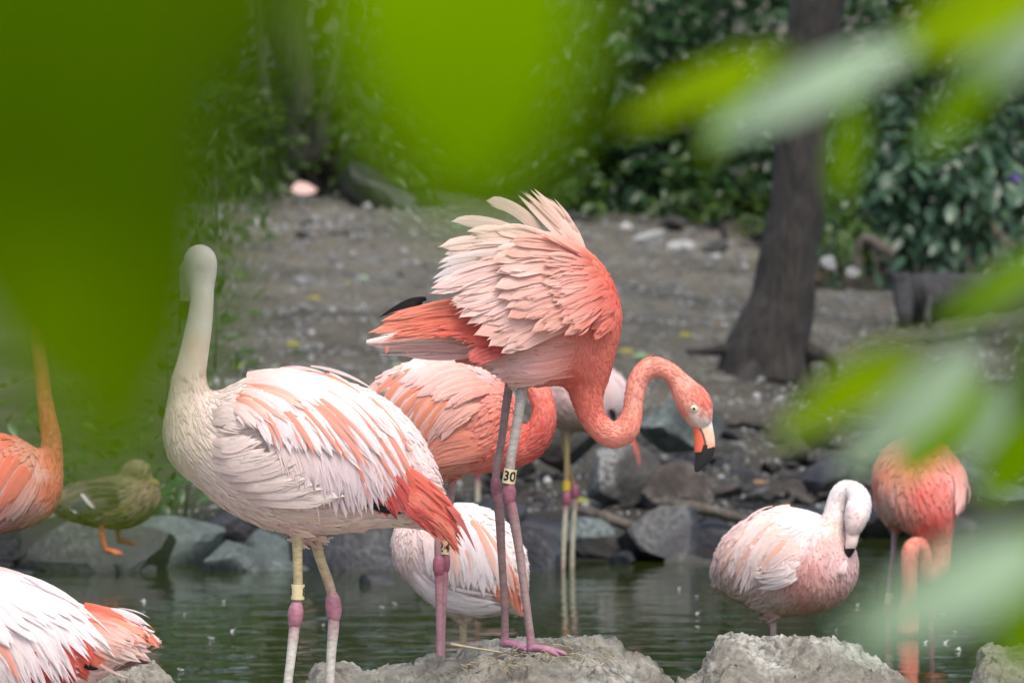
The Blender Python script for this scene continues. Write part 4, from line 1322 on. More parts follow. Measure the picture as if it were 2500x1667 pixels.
A.body([
    dict(pts=[(1180, 800, .0, 58), (1250, 795, 0, 100), (1330, 765, 0, 138), (1400, 775, 0, 108), (1440, 800, 0, 62)], fd=.78, k=.03),
    dict(pts=[(1330, 640, .0, 46), (1400, 660, 0, 58), (1440, 720, 0, 58), (1442, 790, 0, 60), (1434, 850, 0, 66), (1432, 905, 0, 57), (1432, 955, 0, 42), (1440, 1000, 0, 33), (1458, 1036, 0, 30), (1494, 1061, 0, 32), (1528, 1048, 0, 31), (1543, 1013, 0, 25), (1547, 984, 0, 23),
              (1552, 950, 0, 24), (1564, 918, 0, 25), (1592, 896, 0, 25), (1630, 905, 0, 22), (1656, 930, 0, 25), (1675, 957, 0, 34), (1694, 983, 0, 41), (1705, 1008, 0, 35), (1712, 1026, 0, 24)], fd=.86, k=.03),
    dict(pts=[(1180, 850, -.01, 30), (1250, 885, -.035, 42), (1330, 880, -.03, 60), (1400, 860, -.01, 70)], fd=.9, k=.03),
    dict(pts=[(1300, 900, -.03, 30), (1268, 918, -.03, 22), (1256, 935, -.03, 13)], fd=1, k=.02),
    dict(pts=[(1180, 835, 0, 34), (1080, 828, 0, 30), (980, 832, 0, 20), (900, 836, 0, 8)], fd=1.2, k=.02),
    dict(pts=[(1140, 860, 0, 24), (1170, 862, 0, 24)], fd=1, k=.02)], h=.0042)
A.plumage(2600, [(1490, 720, -.1, 1, 26), (1480, 800, -.1, 1, 24), (1450, 880, .1, 1, 16), (1400, 900, -.4, .5, 18), (1330, 870, -1, .25, 34), (1260, 880, -1, .2, 36), (1200, 870, -1, .15, 30), (1420, 960, .2, 1, 0),
                 (1450, 1030, 0, 1, 0), (1540, 1020, 0, -1, 0), (1590, 900, 1, 0, 0), (1690, 980, .5, 1, 0), (1300, 740, -1, .4, 34), (1430, 660, -.3, -.3, 22), (900, 836, -1, 0, 0), (950, 836, -1, 0, 10), (1010, 835, -1, 0, 30), (1100, 830, -1, 0.05, 34), (1256, 930, -.2, 1, 14)])
# tail and flight feathers
A.feather((1040, 730), (1000, 733), (926, 775), 20, BLACK, BLACK, .8, .012, 'flight_feather', dy=(.03, .03))
A.feather((1030, 738), (1000, 745), (936, 780), 18, BLACK, BLACK, .8, .010, 'flight_feather', dy=(.025, .025))
A.fan([((1190, 815), (1040, 800), (886, 832), 30, C(247, 210, 200), C(252, 236, 228), .7), ((1200, 850), (1050, 856), (905, 842), 32, C(240, 180, 170), C(250, 215, 206), .6), ((1200, 850), (1100, 870), (985, 852), 30, C(238, 170, 160), C(246, 205, 198), .5)], 11, (.006, .012), 4, 'tail_feather', dy=(-.05, -.02))
for x0, y0 in ((950, 848), (1000, 850)):
    A.feather((x0, y0 - 10), (x0 - 4, y0), (x0 - 6, y0 + 14), 9, C(238, 150, 130), C(236, 140, 120), .5, .004, 'tail_feather', dy=(-.03, -.03))
A.feather((1095, 806), (1122, 824), (1160, 836), 9, BLACK, BLACK, .8, .0, 'flight_feather', dy=(-.08, -.086))
A.fan([((1225, 735), (1070, 725), (960, 768), 34, ORANGE, C(246, 150, 118), .6), ((1230, 750), (1060, 755), (925, 800), 36, ORANGE, C(244, 132, 98), .6), ((1235, 770), (1080, 775), (900, 824), 36, C(236, 90, 50), C(244, 140, 104), .6),
       ((1260, 780), (1130, 770), (1010, 806), 40, C(232, 80, 42), C(240, 112, 76), .5), ((1290, 790), (1180, 780), (1095, 820), 42, RED * 1.1, C(234, 88, 48), .45), ((1300, 800), (1230, 800), (1160, 842), 42, C(214, 60, 36), C(226, 74, 44), .45), ((1310, 810), (1260, 815), (1215, 850), 40, C(206, 60, 44), C(222, 80, 54), .4)],
      34, (.008, .020), 7, 'flight_feather', dy=(-.06, -.075), camber=.1)
A.fan([((1230, 838), (1190, 840), (1140, 868), 30, C(214, 66, 54), C(226, 90, 76), .5), ((1240, 850), (1200, 860), (1150, 882), 30, C(220, 80, 66), C(232, 110, 96), .5)], 6, (.004, .01), 4, 'flight_feather', dy=(-.07, -.085))
# long pale coverts, far to near
g = C(250, 219, 203); g2 = C(251, 225, 211)
A.fan([((1425, 615), (1405, 550), (1352, 502), 34, C(248, 194, 168), g, .8), ((1420, 610), (1385, 540), (1300, 466), 30, C(248, 206, 184), g, .9), ((1405, 610), (1345, 545), (1276, 478), 28, C(248, 206, 184), g, .8)], 7, (.0, .012), 5, 'plume', dy=(-.01, .01))
A.feather((1330, 590), (1280, 500), (1187, 489), 30, C(248, 212, 191), g, .1, .0, 'plume', dy=(.0, .0), shaft=.04)
A.feather((1310, 592), (1200, 530), (1104, 541), 30, C(248, 212, 192), g2, .35, .0, 'plume', dy=(-.02, -.02), shaft=.04)
A.feather((1320, 600), (1240, 550), (1190, 560), 36, C(248, 208, 186), g, .3, .0, 'plume', dy=(-.02, -.02))
A.fan([((1405, 612), (1300, 560), (1215, 555), 40, C(248, 198, 175), g, .3), ((1395, 620), (1240, 560), (1092, 588), 46, C(248, 207, 187), g2, .15), ((1390, 630), (1230, 585), (1105, 625), 50, C(248, 210, 192), g2, .15), ((1390, 640), (1230, 605), (1088, 640), 34, C(248, 210, 193), WHITE, .6)], 12, (.0, .012), 6, 'plume', dy=(-.04, -.04), shaft=.03)
for rt, ct, tp, wd in (((1180, 610), (1120, 625), (1076, 636), 12), ((1190, 620), (1120, 632), (1068, 655), 14), ((1240, 615), (1180, 612), (1120, 628), 18), ((1320, 600), (1230, 580), (1190, 628), 11), ((1200, 640), (1110, 645), (1060, 678), 20), ((1210, 650), (1120, 660), (1058, 690), 22)):
    A.feather(rt, ct, tp, wd, C(250, 220, 207), WHITE, .8, .0, 'plume', dy=(-.065, -.06))
A.fan([((1400, 650), (1250, 610), (1065, 685), 46, C(250, 212, 196), WHITE, .3), ((1405, 660), (1240, 640), (1050, 702), 50, C(250, 210, 194), C(251, 225, 215), .35), ((1410, 665), (1260, 650), (1080, 720), 52, C(250, 210, 194), C(251, 223, 213), .25),
       ((1420, 672), (1290, 660), (1128, 742), 56, C(248, 206, 190), C(251, 222, 211), .1), ((1430, 680), (1310, 670), (1140, 785), 50, C(248, 204, 188), C(250, 216, 204), .1), ((1435, 690), (1320, 700), (1192, 780), 50, C(248, 198, 180), C(250, 215, 203), .1),
       ((1438, 715), (1310, 740), (1190, 805), 52, C(247, 191, 173), C(250, 210, 197), .1), ((1440, 740), (1320, 765), (1208, 842), 52, C(247, 190, 170), C(250, 212, 197), .1), ((1438, 760), (1340, 790), (1235, 845), 50, C(246, 186, 167), C(249, 210, 196), .15)],
      40, (.004, .013), 9, 'covert_feather', dy=(-.085, -.10), shaft=.04, root_col=C(242, 160, 134))
A.fan([((1425, 625), (1330, 580), (1240, 590), 40, C(247, 185, 158), C(250, 215, 198), .3), ((1430, 640), (1320, 610), (1220, 640), 44, C(247, 187, 162), C(250, 218, 203), .25), ((1440, 660), (1340, 640), (1225, 690), 46, C(246, 185, 161), C(250, 214, 200), .2),
       ((1445, 680), (1360, 680), (1235, 735), 46, C(246, 183, 159), C(249, 210, 196), .15), ((1450, 700), (1370, 715), (1280, 765), 44, C(245, 179, 156), C(248, 206, 190), .2), ((1450, 730), (1390, 760), (1310, 800), 40, C(243, 174, 152), C(248, 198, 181), .25)],
      26, (.004, .014), 10, 'covert_feather', dy=(-.094, -.112), shaft=.03, root_col=C(238, 132, 98))
A.fan([((1440, 640), (1400, 610), (1330, 600), 30, C(244, 169, 143), C(249, 206, 185), .4), ((1455, 665), (1400, 655), (1330, 672), 32, C(244, 170, 145), C(248, 203, 184), .35), ((1462, 690), (1410, 700), (1350, 725), 32, C(243, 169, 147), C(248, 198, 180), .35), ((1465, 720), (1420, 740), (1370, 775), 30, C(241, 166, 146), C(246, 190, 171), .4), ((1462, 760), (1425, 790), (1390, 815), 28, C(240, 163, 144), C(245, 183, 164), .4)],
      22, (.006, .014), 9, 'covert_feather', dy=(-.09, -.112), root_col=C(230, 100, 72))
A.fan([((1490, 705), (1460, 700), (1432, 712), 26, CORAL_D, C(238, 140, 116), .3), ((1497, 740), (1470, 745), (1440, 760), 26, CORAL_D, C(236, 132, 110), .3), ((1498, 790), (1475, 800), (1452, 822), 24, CORAL_D, C(234, 124, 100), .4)], 14, (.002, .006), 6, 'covert_feather', dy=(-.055, -.085))
A.fan([((1420, 820), (1330, 830), (1225, 868), 34, C(232, 118, 94), C(246, 196, 180), .5), ((1415, 850), (1320, 860), (1190, 890), 36, C(232, 118, 94), C(247, 206, 194), .5), ((1400, 880), (1320, 890), (1215, 905), 34, C(232, 118, 94), C(245, 200, 188), .5), ((1390, 900), (1330, 912), (1260, 920), 30, C(232, 116, 92), C(243, 190, 176), .5)], 22, (.001, .005), 15, 'flank_feather', rjit=14)
lc = (LEGGREY, JOINT, LEGPINK, FOOTPINK)
A.leg([(1250, 905, 12), (1236, 990, 10.5), (1224, 1080, 9.5), (1213, 1140, 10)], (1211, 1192), [(1219, 1250, 12), (1224, 1350, 10), (1231, 1470, 9), (1233, 1550, 9.5), (1229, 1582, 12)], (C(150, 128, 124), JOINT, C(142, 112, 110), FOOTPINK), 16, None, (1, -.25, .065), dy=.05)
A.leg([(1282, 905, 15), (1270, 985, 13), (1256, 1070, 12), (1246, 1130, 12)], (1243, 1203), [(1252, 1250, 13), (1266, 1330, 11), (1282, 1450, 10), (1294, 1545, 10), (1298, 1585, 13)], (C(186, 174, 164), JOINT, LEGPINK, FOOTPINK), 19,
      (1247, 1143, 1241, 1178, 16, 'band', [('30', 0, .92)]), (1, -.2, .07), dy=-.03)
def a_beak(px, py):
    n = len(px)
    col = np.tile(C(244, 196, 168), (n, 1))
    line_x = np.interp(py, [1030, 1040, 1060, 1080, 1095, 1115, 1150], [1702, 1706, 1716, 1722, 1721, 1712, 1697])
    low = px < line_x
    col[low] = C(238, 112, 82)
    k = np.clip((py - 1075) / 25, 0, 1)[:, None]; col = np.where(~low[:, None], col * (1 - k) + C(238, 138, 104) * k, col)
    pale = np.clip((1048 - py + (px - 1715) * .25) / 14, 0, 1)[:, None]
    col = col * (1 - pale) + C(226, 220, 212) * pale
    ln = np.exp(-((px - line_x) / 2.6) ** 2) * (py > 1034)
    col = col * (1 - ln[:, None]) + BLACK * ln[:, None]
    edge = np.where(low, 1104 + (1697 - px) * .1, np.interp(px, [1715, 1728, 1745], [1082, 1094, 1090]))
    bl = (py > edge) | ((np.abs(px - line_x) < 6) & (py > 1085))
    col[bl] = BLACK * 1.6
    return col, ln * .8
A.beak([(1709, 1012, 27), (1713, 1030, 25), (1717, 1050, 24.5), (1720, 1075, 25.5), (1720, 1098, 25), (1716, 1117, 20.5), (1708, 1134, 13.5), (1701, 1146, 7), (1698, 1151, 2)], a_beak, .6)
A.eye(1693, 996, 6.0, C(232, 216, 150), C(228, 214, 190))

# ---------------------------------------------------------------- B: pale flamingo, head turned away
B = Bird('flamingo', 'pale pink flamingo standing upright with its head turned away and coral tail', 10.6, (750, 1870), 0.05)
cream = C(240, 222, 206)
B.paint = [(488, 620, C(246, 240, 232)), (490, 680, C(246, 240, 232)), (490, 760, C(246, 236, 224)), (475, 860, C(249, 228, 210)), (456, 960, C(248, 226, 210)), (440, 1040, C(240, 220, 204)), (470, 1090, C(240, 220, 204)), (540, 1000, C(240, 220, 210)), (500, 1150, C(242, 222, 208)),
           (640, 940, C(248, 230, 222)), (760, 930, C(250, 234, 228)), (900, 1000, C(250, 236, 232)), (600, 1060, C(240, 218, 208)), (560, 1180, C(238, 214, 200)), (650, 1240, C(240, 216, 202)), (760, 1280, C(240, 212, 198)), (860, 1260, C(242, 214, 200)), (960, 1265, C(243, 220, 206)), (1060, 1272, C(243, 222, 210)),
           (700, 1180, C(246, 216, 208)), (990, 1170, C(246, 220, 214)), (720, 1300, C(240, 208, 192))]
B.body([
    dict(pts=[(500, 1060, 0, 78), (575, 1088, 0, 132), (680, 1098, 0, 186), (780, 1113, 0, 188), (870, 1122, 0, 156), (960, 1165, 0, 104), (1035, 1225, 0, 50), (1085, 1278, 0, 18)], fd=.72, k=.04),
    dict(pts=[(478, 1075, .0, 64), (462, 1030, .0, 52), (457, 985, 0, 43), (459, 935, 0, 40), (473, 868, 0, 35), (487, 790, 0, 31), (493, 735, 0, 28), (491, 700, .005, 31), (489, 672, .01, 38), (488, 642, .01, 41), (487, 630, .005, 32)], fd=.9, k=.05),
    dict(pts=[(455, 660, .03, 20), (450, 700, .05, 16)], fd=1, k=.015),
    dict(pts=[(727, 1285, -.02, 26), (728, 1308, -.02, 15)], k=.02), dict(pts=[(760, 1285, .02, 28), (768, 1308, .02, 16)], k=.02),
    dict(pts=[(860, 1255, 0, 32), (960, 1258, 0, 24), (1060, 1277, 0, 14), (1095, 1292, 0, 8)], fd=1.6, k=.02)], h=.0045)
B.plumage(2600, [(490, 700, 0, 1, 0), (470, 850, 0, 1, 0), (455, 960, .1, 1, 14), (440, 1050, .4, 1, 20), (480, 1120, .7, .8, 28), (560, 1050, .6, .2, 30), (560, 1180, 1, .35, 40), (680, 1240, 1, .25, 46), (800, 1280, 1, .1, 44), (920, 1270, 1, .02, 40), (1040, 1275, 1, .15, 30),
                 (640, 930, 1, -.1, 34), (760, 930, 1, .3, 44), (880, 1000, 1, .7, 46), (960, 1090, .8, 1, 44), (650, 1060, .8, -.2, 40)], jitter=.16, white=.4)
B.fan([((860, 1120), (930, 1170), (930, 1250), 50, RED, C(200, 40, 34), .3), ((900, 1130), (960, 1180), (985, 1250), 46, RED, C(206, 44, 34), .3), ((930, 1140), (990, 1180), (1010, 1250), 44, RED, C(214, 60, 44), .3)], 10, (.002, .006), 5, 'flight_feather', dy=(-.075, -.06), camber=.1)
B.fan([((680, 1130), (710, 1160), (720, 1190), 40, RED, C(200, 50, 44), .3), ((760, 1130), (800, 1180), (830, 1235), 40, RED, C(196, 44, 40), .3)], 5, (.0, .002), 5, 'flight_feather')
B.feather((880, 1215), (930, 1240), (985, 1248), 16, BLACK, BLACK, .6, .0, 'flight_feather', dy=(-.075, -.06))
B.fan([((970, 1120), (1060, 1180), (1118, 1262), 34, C(228, 90, 60), C(240, 124, 92), .8), ((970, 1150), (1060, 1200), (1130, 1300), 36, C(226, 76, 46), C(232, 92, 62), .7), ((975, 1170), (1055, 1220), (1122, 1340), 36, C(226, 74, 44), C(234, 92, 58), .7), ((980, 1190), (1050, 1240), (1112, 1322), 34, C(230, 110, 80), C(240, 140, 108), .6), ((985, 1220), (1050, 1250), (1105, 1300), 34, C(214, 60, 40), C(228, 84, 56), .6), ((985, 1235), (1040, 1260), (1095, 1296), 30, RED, C(206, 52, 38), .5)], 24, (.004, .016), 7, 'tail_feather', dy=(-.07, -.035), split=1.0)
for tp in ((1163, 1343), (1150, 1318), (1142, 1296)):
    B.feather((1080, 1215), (1130, 1260), tp, 13, C(226, 96, 76), C(170, 48, 56), .9, .012, 'tail_feather', dy=(-.05, -.04))
rw = C(247, 216, 204); tw = C(250, 240, 238); co = (C(240, 150, 112), C(238, 128, 90))
B.fan([((800, 915), (930, 990), (1015, 1148), 54, rw, tw, .6), ((780, 925), (930, 1010), (1008, 1185), 54, rw, tw, .6), ((760, 935), (930, 1040), (1002, 1218), 54, rw, C(248, 234, 234), .7), ((750, 945), (920, 1060), (985, 1238), 52, rw, C(246, 230, 232), .8), ((735, 950), (890, 1060), (955, 1215), 54, rw, C(246, 230, 232), .7),
       ((720, 955), (870, 1060), (905, 1240), 56, rw, C(244, 226, 230), .6), ((705, 960), (850, 1070), (872, 1250), 56, rw, C(244, 226, 228), .6), ((690, 970), (820, 1080), (832, 1240), 54, rw, C(244, 226, 228), .6), ((670, 980), (780, 1080), (788, 1212), 50, rw, C(246, 228, 226), .6), ((650, 1000), (740, 1080), (745, 1190), 44, rw, C(246, 228, 224), .5), ((640, 1010), (700, 1080), (712, 1160), 38, rw, C(244, 224, 218), .5)],
      46, (.010, .024), 8, 'covert_feather', alt=(9, co[0], co[1], .0), split=.5)
B.fan([((700, 910), (830, 925), (960, 1050), 48, rw, tw, .5), ((690, 920), (830, 950), (945, 1090), 48, rw, tw, .5), ((680, 930), (800, 970), (900, 1120), 48, C(246, 196, 176), tw, .5), ((670, 935), (780, 990), (860, 1120), 46, rw, tw, .5), ((650, 945), (750, 1000), (810, 1110), 44, C(246, 200, 182), tw, .5), ((640, 955), (720, 1010), (765, 1095), 42, rw, tw, .5), ((625, 965), (690, 1010), (715, 1080), 38, C(246, 204, 190), tw, .5), ((610, 985), (650, 1020), (665, 1080), 32, rw, tw, .5)],
      34, (.020, .034), 7, 'covert_feather', alt=(9, co[0], co[1], .0), split=.45)
B.fan([((600, 915), (720, 895), (860, 950), 42, C(247, 222, 210), tw, .5), ((600, 930), (700, 925), (820, 980), 40, C(246, 208, 194), tw, .5), ((595, 945), (680, 950), (750, 1000), 36, C(247, 218, 206), tw, .5), ((585, 960), (640, 970), (690, 1020), 32, C(246, 206, 190), C(249, 232, 226), .5), ((570, 985), (600, 1000), (630, 1040), 28, C(244, 210, 196), C(247, 228, 220), .5)], 22, (.024, .036), 7, 'covert_feather', alt=(9, co[0], C(246, 190, 164), .4), split=.4)
be = C(236, 212, 200); be2 = C(243, 226, 216)
B.fan([((520, 1075), (570, 1085), (622, 1062), 34, be, be2, .6), ((520, 1105), (590, 1115), (660, 1092), 36, be, be2, .6), ((530, 1140), (610, 1150), (696, 1105), 36, be, be2, .65), ((560, 1170), (650, 1170), (732, 1140), 38, be, be2, .6), ((600, 1200), (690, 1190), (770, 1175), 42, be, be2, .4), ((620, 1225), (720, 1210), (830, 1210), 44, be, be2, .4)], 20, (.012, .026), 8, 'breast_feather', split=.6)
B.fan([((520, 1000), (560, 990), (590, 1010), 30, be, be2, .4), ((520, 1030), (560, 1020), (600, 1040), 30, be, be2, .4)], 8, (.010, .02), 8, 'breast_feather')
lb = (LEGCREAM, C(178, 118, 132), LEGWHITE, FOOTPINK)
B.leg([(727, 1290, 14), (728, 1360, 12), (729, 1420, 11.5), (727, 1462, 11)], (723, 1497), [(719, 1540, 13), (712, 1600, 11.5), (704, 1667, 11), (690, 1800, 10), (686, 1870, 12)], lb, 21, (729, 1423, 728, 1460, 16.5, 'band', [('8', -80, .8), ('8', 70, .8)]), (-.6, .8, .07), dy=-.03)
B.leg([(760, 1290, 15), (782, 1370, 12.5), (800, 1420, 12), (808, 1450, 12)], (813, 1487), [(813, 1530, 14), (808, 1590, 12), (804, 1660, 11.5), (798, 1790, 10), (796, 1860, 12)], lb, 22, None, (-.6, .8, .07), dy=.03)
B.beak([(452, 690, 13, .0), (447, 715, 12, .01), (447, 740, 10, .015), (453, 758, 4, .015)], lambda x, y: (np.where((y > 735)[:, None], BLACK * 2, C(236, 214, 190)), 0 * x), .8, dy=.06)

# ---------------------------------------------------------------- C: salmon flamingo preening
Cb = Bird('flamingo', 'salmon flamingo preening with its neck looped back, between the two large standing flamingos', 11.75, (1078, 1760), 0.03)
s1 = C(240, 140, 112); s2 = C(238, 116, 90)
Cb.paint = [(1000, 930, C(249, 212, 202)), (1080, 890, C(250, 220, 212)), (1180, 900, C(247, 196, 184)), (950, 1000, C(247, 190, 176)), (1020, 1010, C(244, 166, 142)), (1100, 980, C(244, 164, 146)), (1180, 980, C(242, 146, 124)), (1060, 1080, s1), (1150, 1080, C(240, 134, 106)), (1230, 1040, s2), (1230, 1110, C(234, 98, 72)), (1290, 1090, C(226, 78, 56)),
           (1335, 1050, C(226, 80, 60)), (1330, 1000, C(236, 104, 82)), (1310, 950, C(240, 126, 104)), (1290, 925, C(242, 134, 114)), (1100, 1140, C(238, 150, 124)), (1020, 1130, C(240, 150, 126))]
Cb.body([
    dict(pts=[(930, 990, 0, 40), (990, 990, 0, 92), (1060, 1005, 0, 126), (1120, 1012, 0, 128), (1165, 1030, 0, 104), (1195, 1065, 0, 70)], fd=.78, k=.03),
    dict(pts=[(1185, 1085, 0, 58), (1235, 1095, 0, 46), (1282, 1090, -.0, 38), (1316, 1056, -.01, 33), (1328, 1008, -.01, 28), (1318, 962, .0, 27), (1296, 932, .02, 26), (1240, 912, .05, 24), (1180, 905, .08, 24), (1150, 920, .10, 34), (1130, 940, .10, 22)], fd=.9, k=.03),
    dict(pts=[(1010, 1105, -.03, 40), (1080, 1100, -.03, 52), (1160, 1080, -.02, 60)], fd=.9, k=.03),
    dict(pts=[(1070, 1135, -.03, 20), (1066, 1160, -.03, 13)], k=.02), dict(pts=[(1112, 1130, .02, 20), (1108, 1160, .02, 13)], k=.02)], h=.005)
Cb.plumage(2400, [(960, 960, -.5, 1, 34), (1050, 890, -1, .2, 36), (1150, 920, -1, .3, 40), (1050, 1000, -.5, 1, 34), (1150, 1000, -1, .7, 36), (1080, 1090, -1, .1, 40), (1200, 1100, -1, .2, 34), (1240, 1040, -.8, .6, 26), (1290, 1080, .8, -.5, 22), (1335, 1030, .1, -1, 20), (1310, 950, -.3, -1, 14), (1290, 930, -1, 0, 6)], jitter=.15, white=.35)
cw0, cw1 = C(246, 178, 154), C(250, 224, 216)
Cb.fan([((1060, 895), (960, 900), (905, 990), 34, cw1, C(250, 226, 220), .5), ((1080, 920), (980, 920), (925, 1030), 36, cw0, cw1, .4), ((1100, 935), (1000, 945), (955, 1080), 38, cw0, cw1, .4), ((1120, 945), (1030, 955), (985, 1100), 38, C(242, 148, 112), C(248, 200, 186), .4), ((1140, 955), (1060, 975), (1015, 1095), 36, C(242, 146, 112), C(247, 194, 178), .4), ((1160, 965), (1090, 985), (1045, 1065), 34, cw0, C(247, 200, 186), .4), ((1180, 985), (1130, 1000), (1085, 1050), 30, cw0, C(246, 186, 168), .4)],
      32, (.008, .022), 6, 'covert_feather', alt=(6, C(240, 140, 96), C(238, 132, 84), .4))
Cb.fan([((1140, 885), (1050, 860), (970, 905), 34, C(246, 190, 174), C(250, 226, 220), .4), ((1160, 900), (1080, 890), (1000, 940), 34, C(245, 176, 156), C(249, 216, 208), .4), ((1190, 925), (1120, 920), (1050, 965), 32, C(243, 160, 138), C(248, 206, 194), .4), ((1210, 950), (1150, 950), (1100, 990), 30, C(242, 150, 128), C(246, 190, 176), .4)], 20, (.016, .028), 7, 'covert_feather')
for tp in ((958, 925), (925, 965)):
    Cb.feather((tp[0] + 40, tp[1] - 22), (tp[0] + 18, tp[1] - 16), tp, 12, C(250, 220, 205), C(120, 105, 100), .7, .02, 'covert_feather')
Cb.fan([((1170, 1050), (1080, 1040), (1010, 1105), 40, C(240, 136, 104), C(243, 164, 138), .5), ((1190, 1080), (1100, 1070), (1020, 1125), 40, C(240, 132, 100), C(243, 160, 134), .5), ((1190, 1110), (1110, 1110), (1040, 1140), 38, C(238, 130, 100), C(242, 158, 132), .5)], 12, (.008, .018), 6, 'flank_feather')
lC = (C(172, 142, 142), C(150, 84, 100), C(166, 122, 130), FOOTPINK)
Cb.leg([(1066, 1140, 11), (1068, 1220, 8.5), (1069, 1300, 8), (1069, 1340, 8.5)], (1071, 1380), [(1072, 1420, 10), (1073, 1500, 8.5), (1073, 1600, 8), (1072, 1740, 9)], lC, 16, None, (-.8, -.4, .065), dy=-.03)
Cb.leg([(1108, 1140, 11), (1100, 1220, 9), (1090, 1290, 8), (1086, 1330, 8.5)], (1086, 1376), [(1084, 1420, 9.5), (1081, 1500, 8), (1078, 1600, 8), (1080, 1740, 9)], lC, 15, (1088, 1321, 1085, 1354, 12.5, 'band', [('24', -14, .95)]), (-.8, -.4, .065), dy=.02)

# ---------------------------------------------------------------- D: white flamingo low behind the legs
D = Bird('flamingo', 'white flamingo standing low in the water behind the banded legs', 12.2, (1130, 1900), -0.2)
D.paint = [(1000, 1320, C(248, 222, 214)), (990, 1380, C(246, 218, 210)), (1100, 1260, WHITE), (1200, 1300, WHITE), (1100, 1380, C(250, 238, 236)), (1040, 1430, C(246, 228, 222)), (1120, 1480, C(248, 236, 232)), (1120, 1505, C(230, 206, 190)), (1200, 1470, C(246, 234, 232)), (1240, 1440, C(248, 216, 204)), (1045, 1190, WHITE)]
D.body([
    dict(pts=[(1035, 1330, 0, 66), (1085, 1345, 0, 112), (1140, 1370, 0, 132), (1190, 1405, 0, 96), (1230, 1445, 0, 46), (1262, 1485, 0, 14)], fd=.8, k=.03),
    dict(pts=[(1010, 1350, .0, 44), (1000, 1310, .0, 34), (1012, 1265, .01, 27), (1035, 1215, .02, 23), (1048, 1180, .03, 22), (1040, 1150, .05, 22), (1010, 1130, .07, 24)], fd=.9, k=.03),
    dict(pts=[(1125, 1475, 0, 30), (1130, 1510, 0, 14)], k=.03)], h=.0055)
D.plumage(1500, [(1000, 1340, .3, 1, 24), (1030, 1420, 1, .7, 34), (1100, 1290, .3, 1, 40), (1150, 1330, .5, 1, 44), (1200, 1380, .6, 1, 40), (1100, 1460, 1, .2, 36), (1200, 1470, 1, .3, 34), (1045, 1190, 0, 1, 0), (1125, 1500, .3, 1, 20)], jitter=.16, white=.5)
D.fan([((1160, 1290), (1240, 1370), (1268, 1490), 30, C(242, 140, 100), C(240, 130, 90), .7), ((1150, 1320), (1220, 1390), (1258, 1480), 34, C(238, 110, 70), C(246, 190, 165), .6), ((1140, 1350), (1200, 1410), (1215, 1460), 34, C(236, 100, 60), C(240, 130, 90), .4)], 10, (.006, .012), 5, 'tail_feather')
D.feather((1262, 1440), (1270, 1470), (1272, 1503), 9, C(232, 90, 50), C(228, 80, 44), .8, .012, 'tail_feather')
D.fan([((1130, 1240), (1220, 1320), (1258, 1440), 44, tw, tw, .5), ((1110, 1240), (1190, 1320), (1215, 1440), 44, tw, C(250, 240, 240), .5), ((1090, 1250), (1160, 1330), (1170, 1440), 42, tw, C(248, 236, 236), .5), ((1070, 1260), (1130, 1330), (1130, 1430), 40, tw, C(248, 234, 232), .5), ((1050, 1280), (1095, 1340), (1090, 1430), 36, rw, C(248, 234, 232), .5), ((1030, 1290), (1060, 1340), (1060, 1410), 30, rw, tw, .5)], 26, (.010, .022), 6, 'covert_feather', alt=(8, co[0], C(246, 196, 176), .4))
D.fan([((1010, 1380), (1060, 1450), (1160, 1460), 44, C(246, 226, 220), tw, .4), ((1020, 1420), (1090, 1480), (1200, 1478), 40, tw, tw, .4), ((1060, 1430), (1140, 1470), (1240, 1480), 34, tw, tw, .5)], 9, (.006, .016), 6, 'flank_feather')
lD = (LEGCREAM, C(186, 104, 130), LEGWHITE, FOOTPINK)
D.leg([(1130, 1490, 11), (1131, 1550, 9), (1128, 1590, 9)], (1122, 1622), [(1120, 1660, 10), (1120, 1760, 9), (1122, 1880, 9)], lD, 15, (1129, 1584, 1126, 1608, 12.5, 'band', []), (-.8, -.4, .06))
D.leg([(1150, 1480, 10), (1160, 1500, 8)], (1165, 1510), [(1140, 1500, 8), (1120, 1495, 7)], lD, 9, None, None, dy=.05)

# ---------------------------------------------------------------- E, F: flamingos far back at the shore
E = Bird('flamingo', 'greyish pink flamingo with a yellow leg band wading far behind the bent neck', 17.0, (1388, 1440), -0.1)
ge = C(214, 176, 168); gl = C(226, 198, 194)
E.paint = [(1360, 960, ge), (1400, 1020, C(200, 164, 150)), (1450, 940, gl), (1500, 960, C(228, 206, 206)), (1440, 1050, C(190, 156, 146)), (1530, 1040, C(214, 160, 150)), (1420, 900, gl)]
E.body([dict(pts=[(1360, 980, 0, 40), (1400, 975, 0, 74), (1450, 970, 0, 80), (1490, 985, 0, 50), (1530, 1040, 0, 16)], fd=.85, k=.03),
        dict(pts=[(1355, 985, 0, 30), (1345, 945, .0, 20), (1365, 905, .03, 17), (1420, 890, .05, 17), (1450, 905, .06, 22), (1460, 935, .06, 14)], k=.02),
        dict(pts=[(1385, 1035, 0, 20), (1386, 1062, 0, 9)], k=.02)], h=.007)
E.plumage(700, [(1400, 980, .6, .5, 24), (1480, 960, .6, 1, 26), (1420, 1030, 1, .2, 24)], jitter=.15)
E.fan([((1440, 900), (1520, 920), (1515, 1010), 22, gl, C(232, 214, 216), .5), ((1430, 920), (1490, 940), (1500, 1030), 22, C(222, 150, 110), C(230, 206, 206), .5), ((1420, 940), (1470, 960), (1480, 1030), 22, gl, C(228, 206, 206), .5)], 12, (.006, .012), 4, 'covert_feather')
E.feather((1480, 990), (1500, 1005), (1498, 1032), 16, BLACK * 3, BLACK * 3, .5, .014, 'flight_feather')
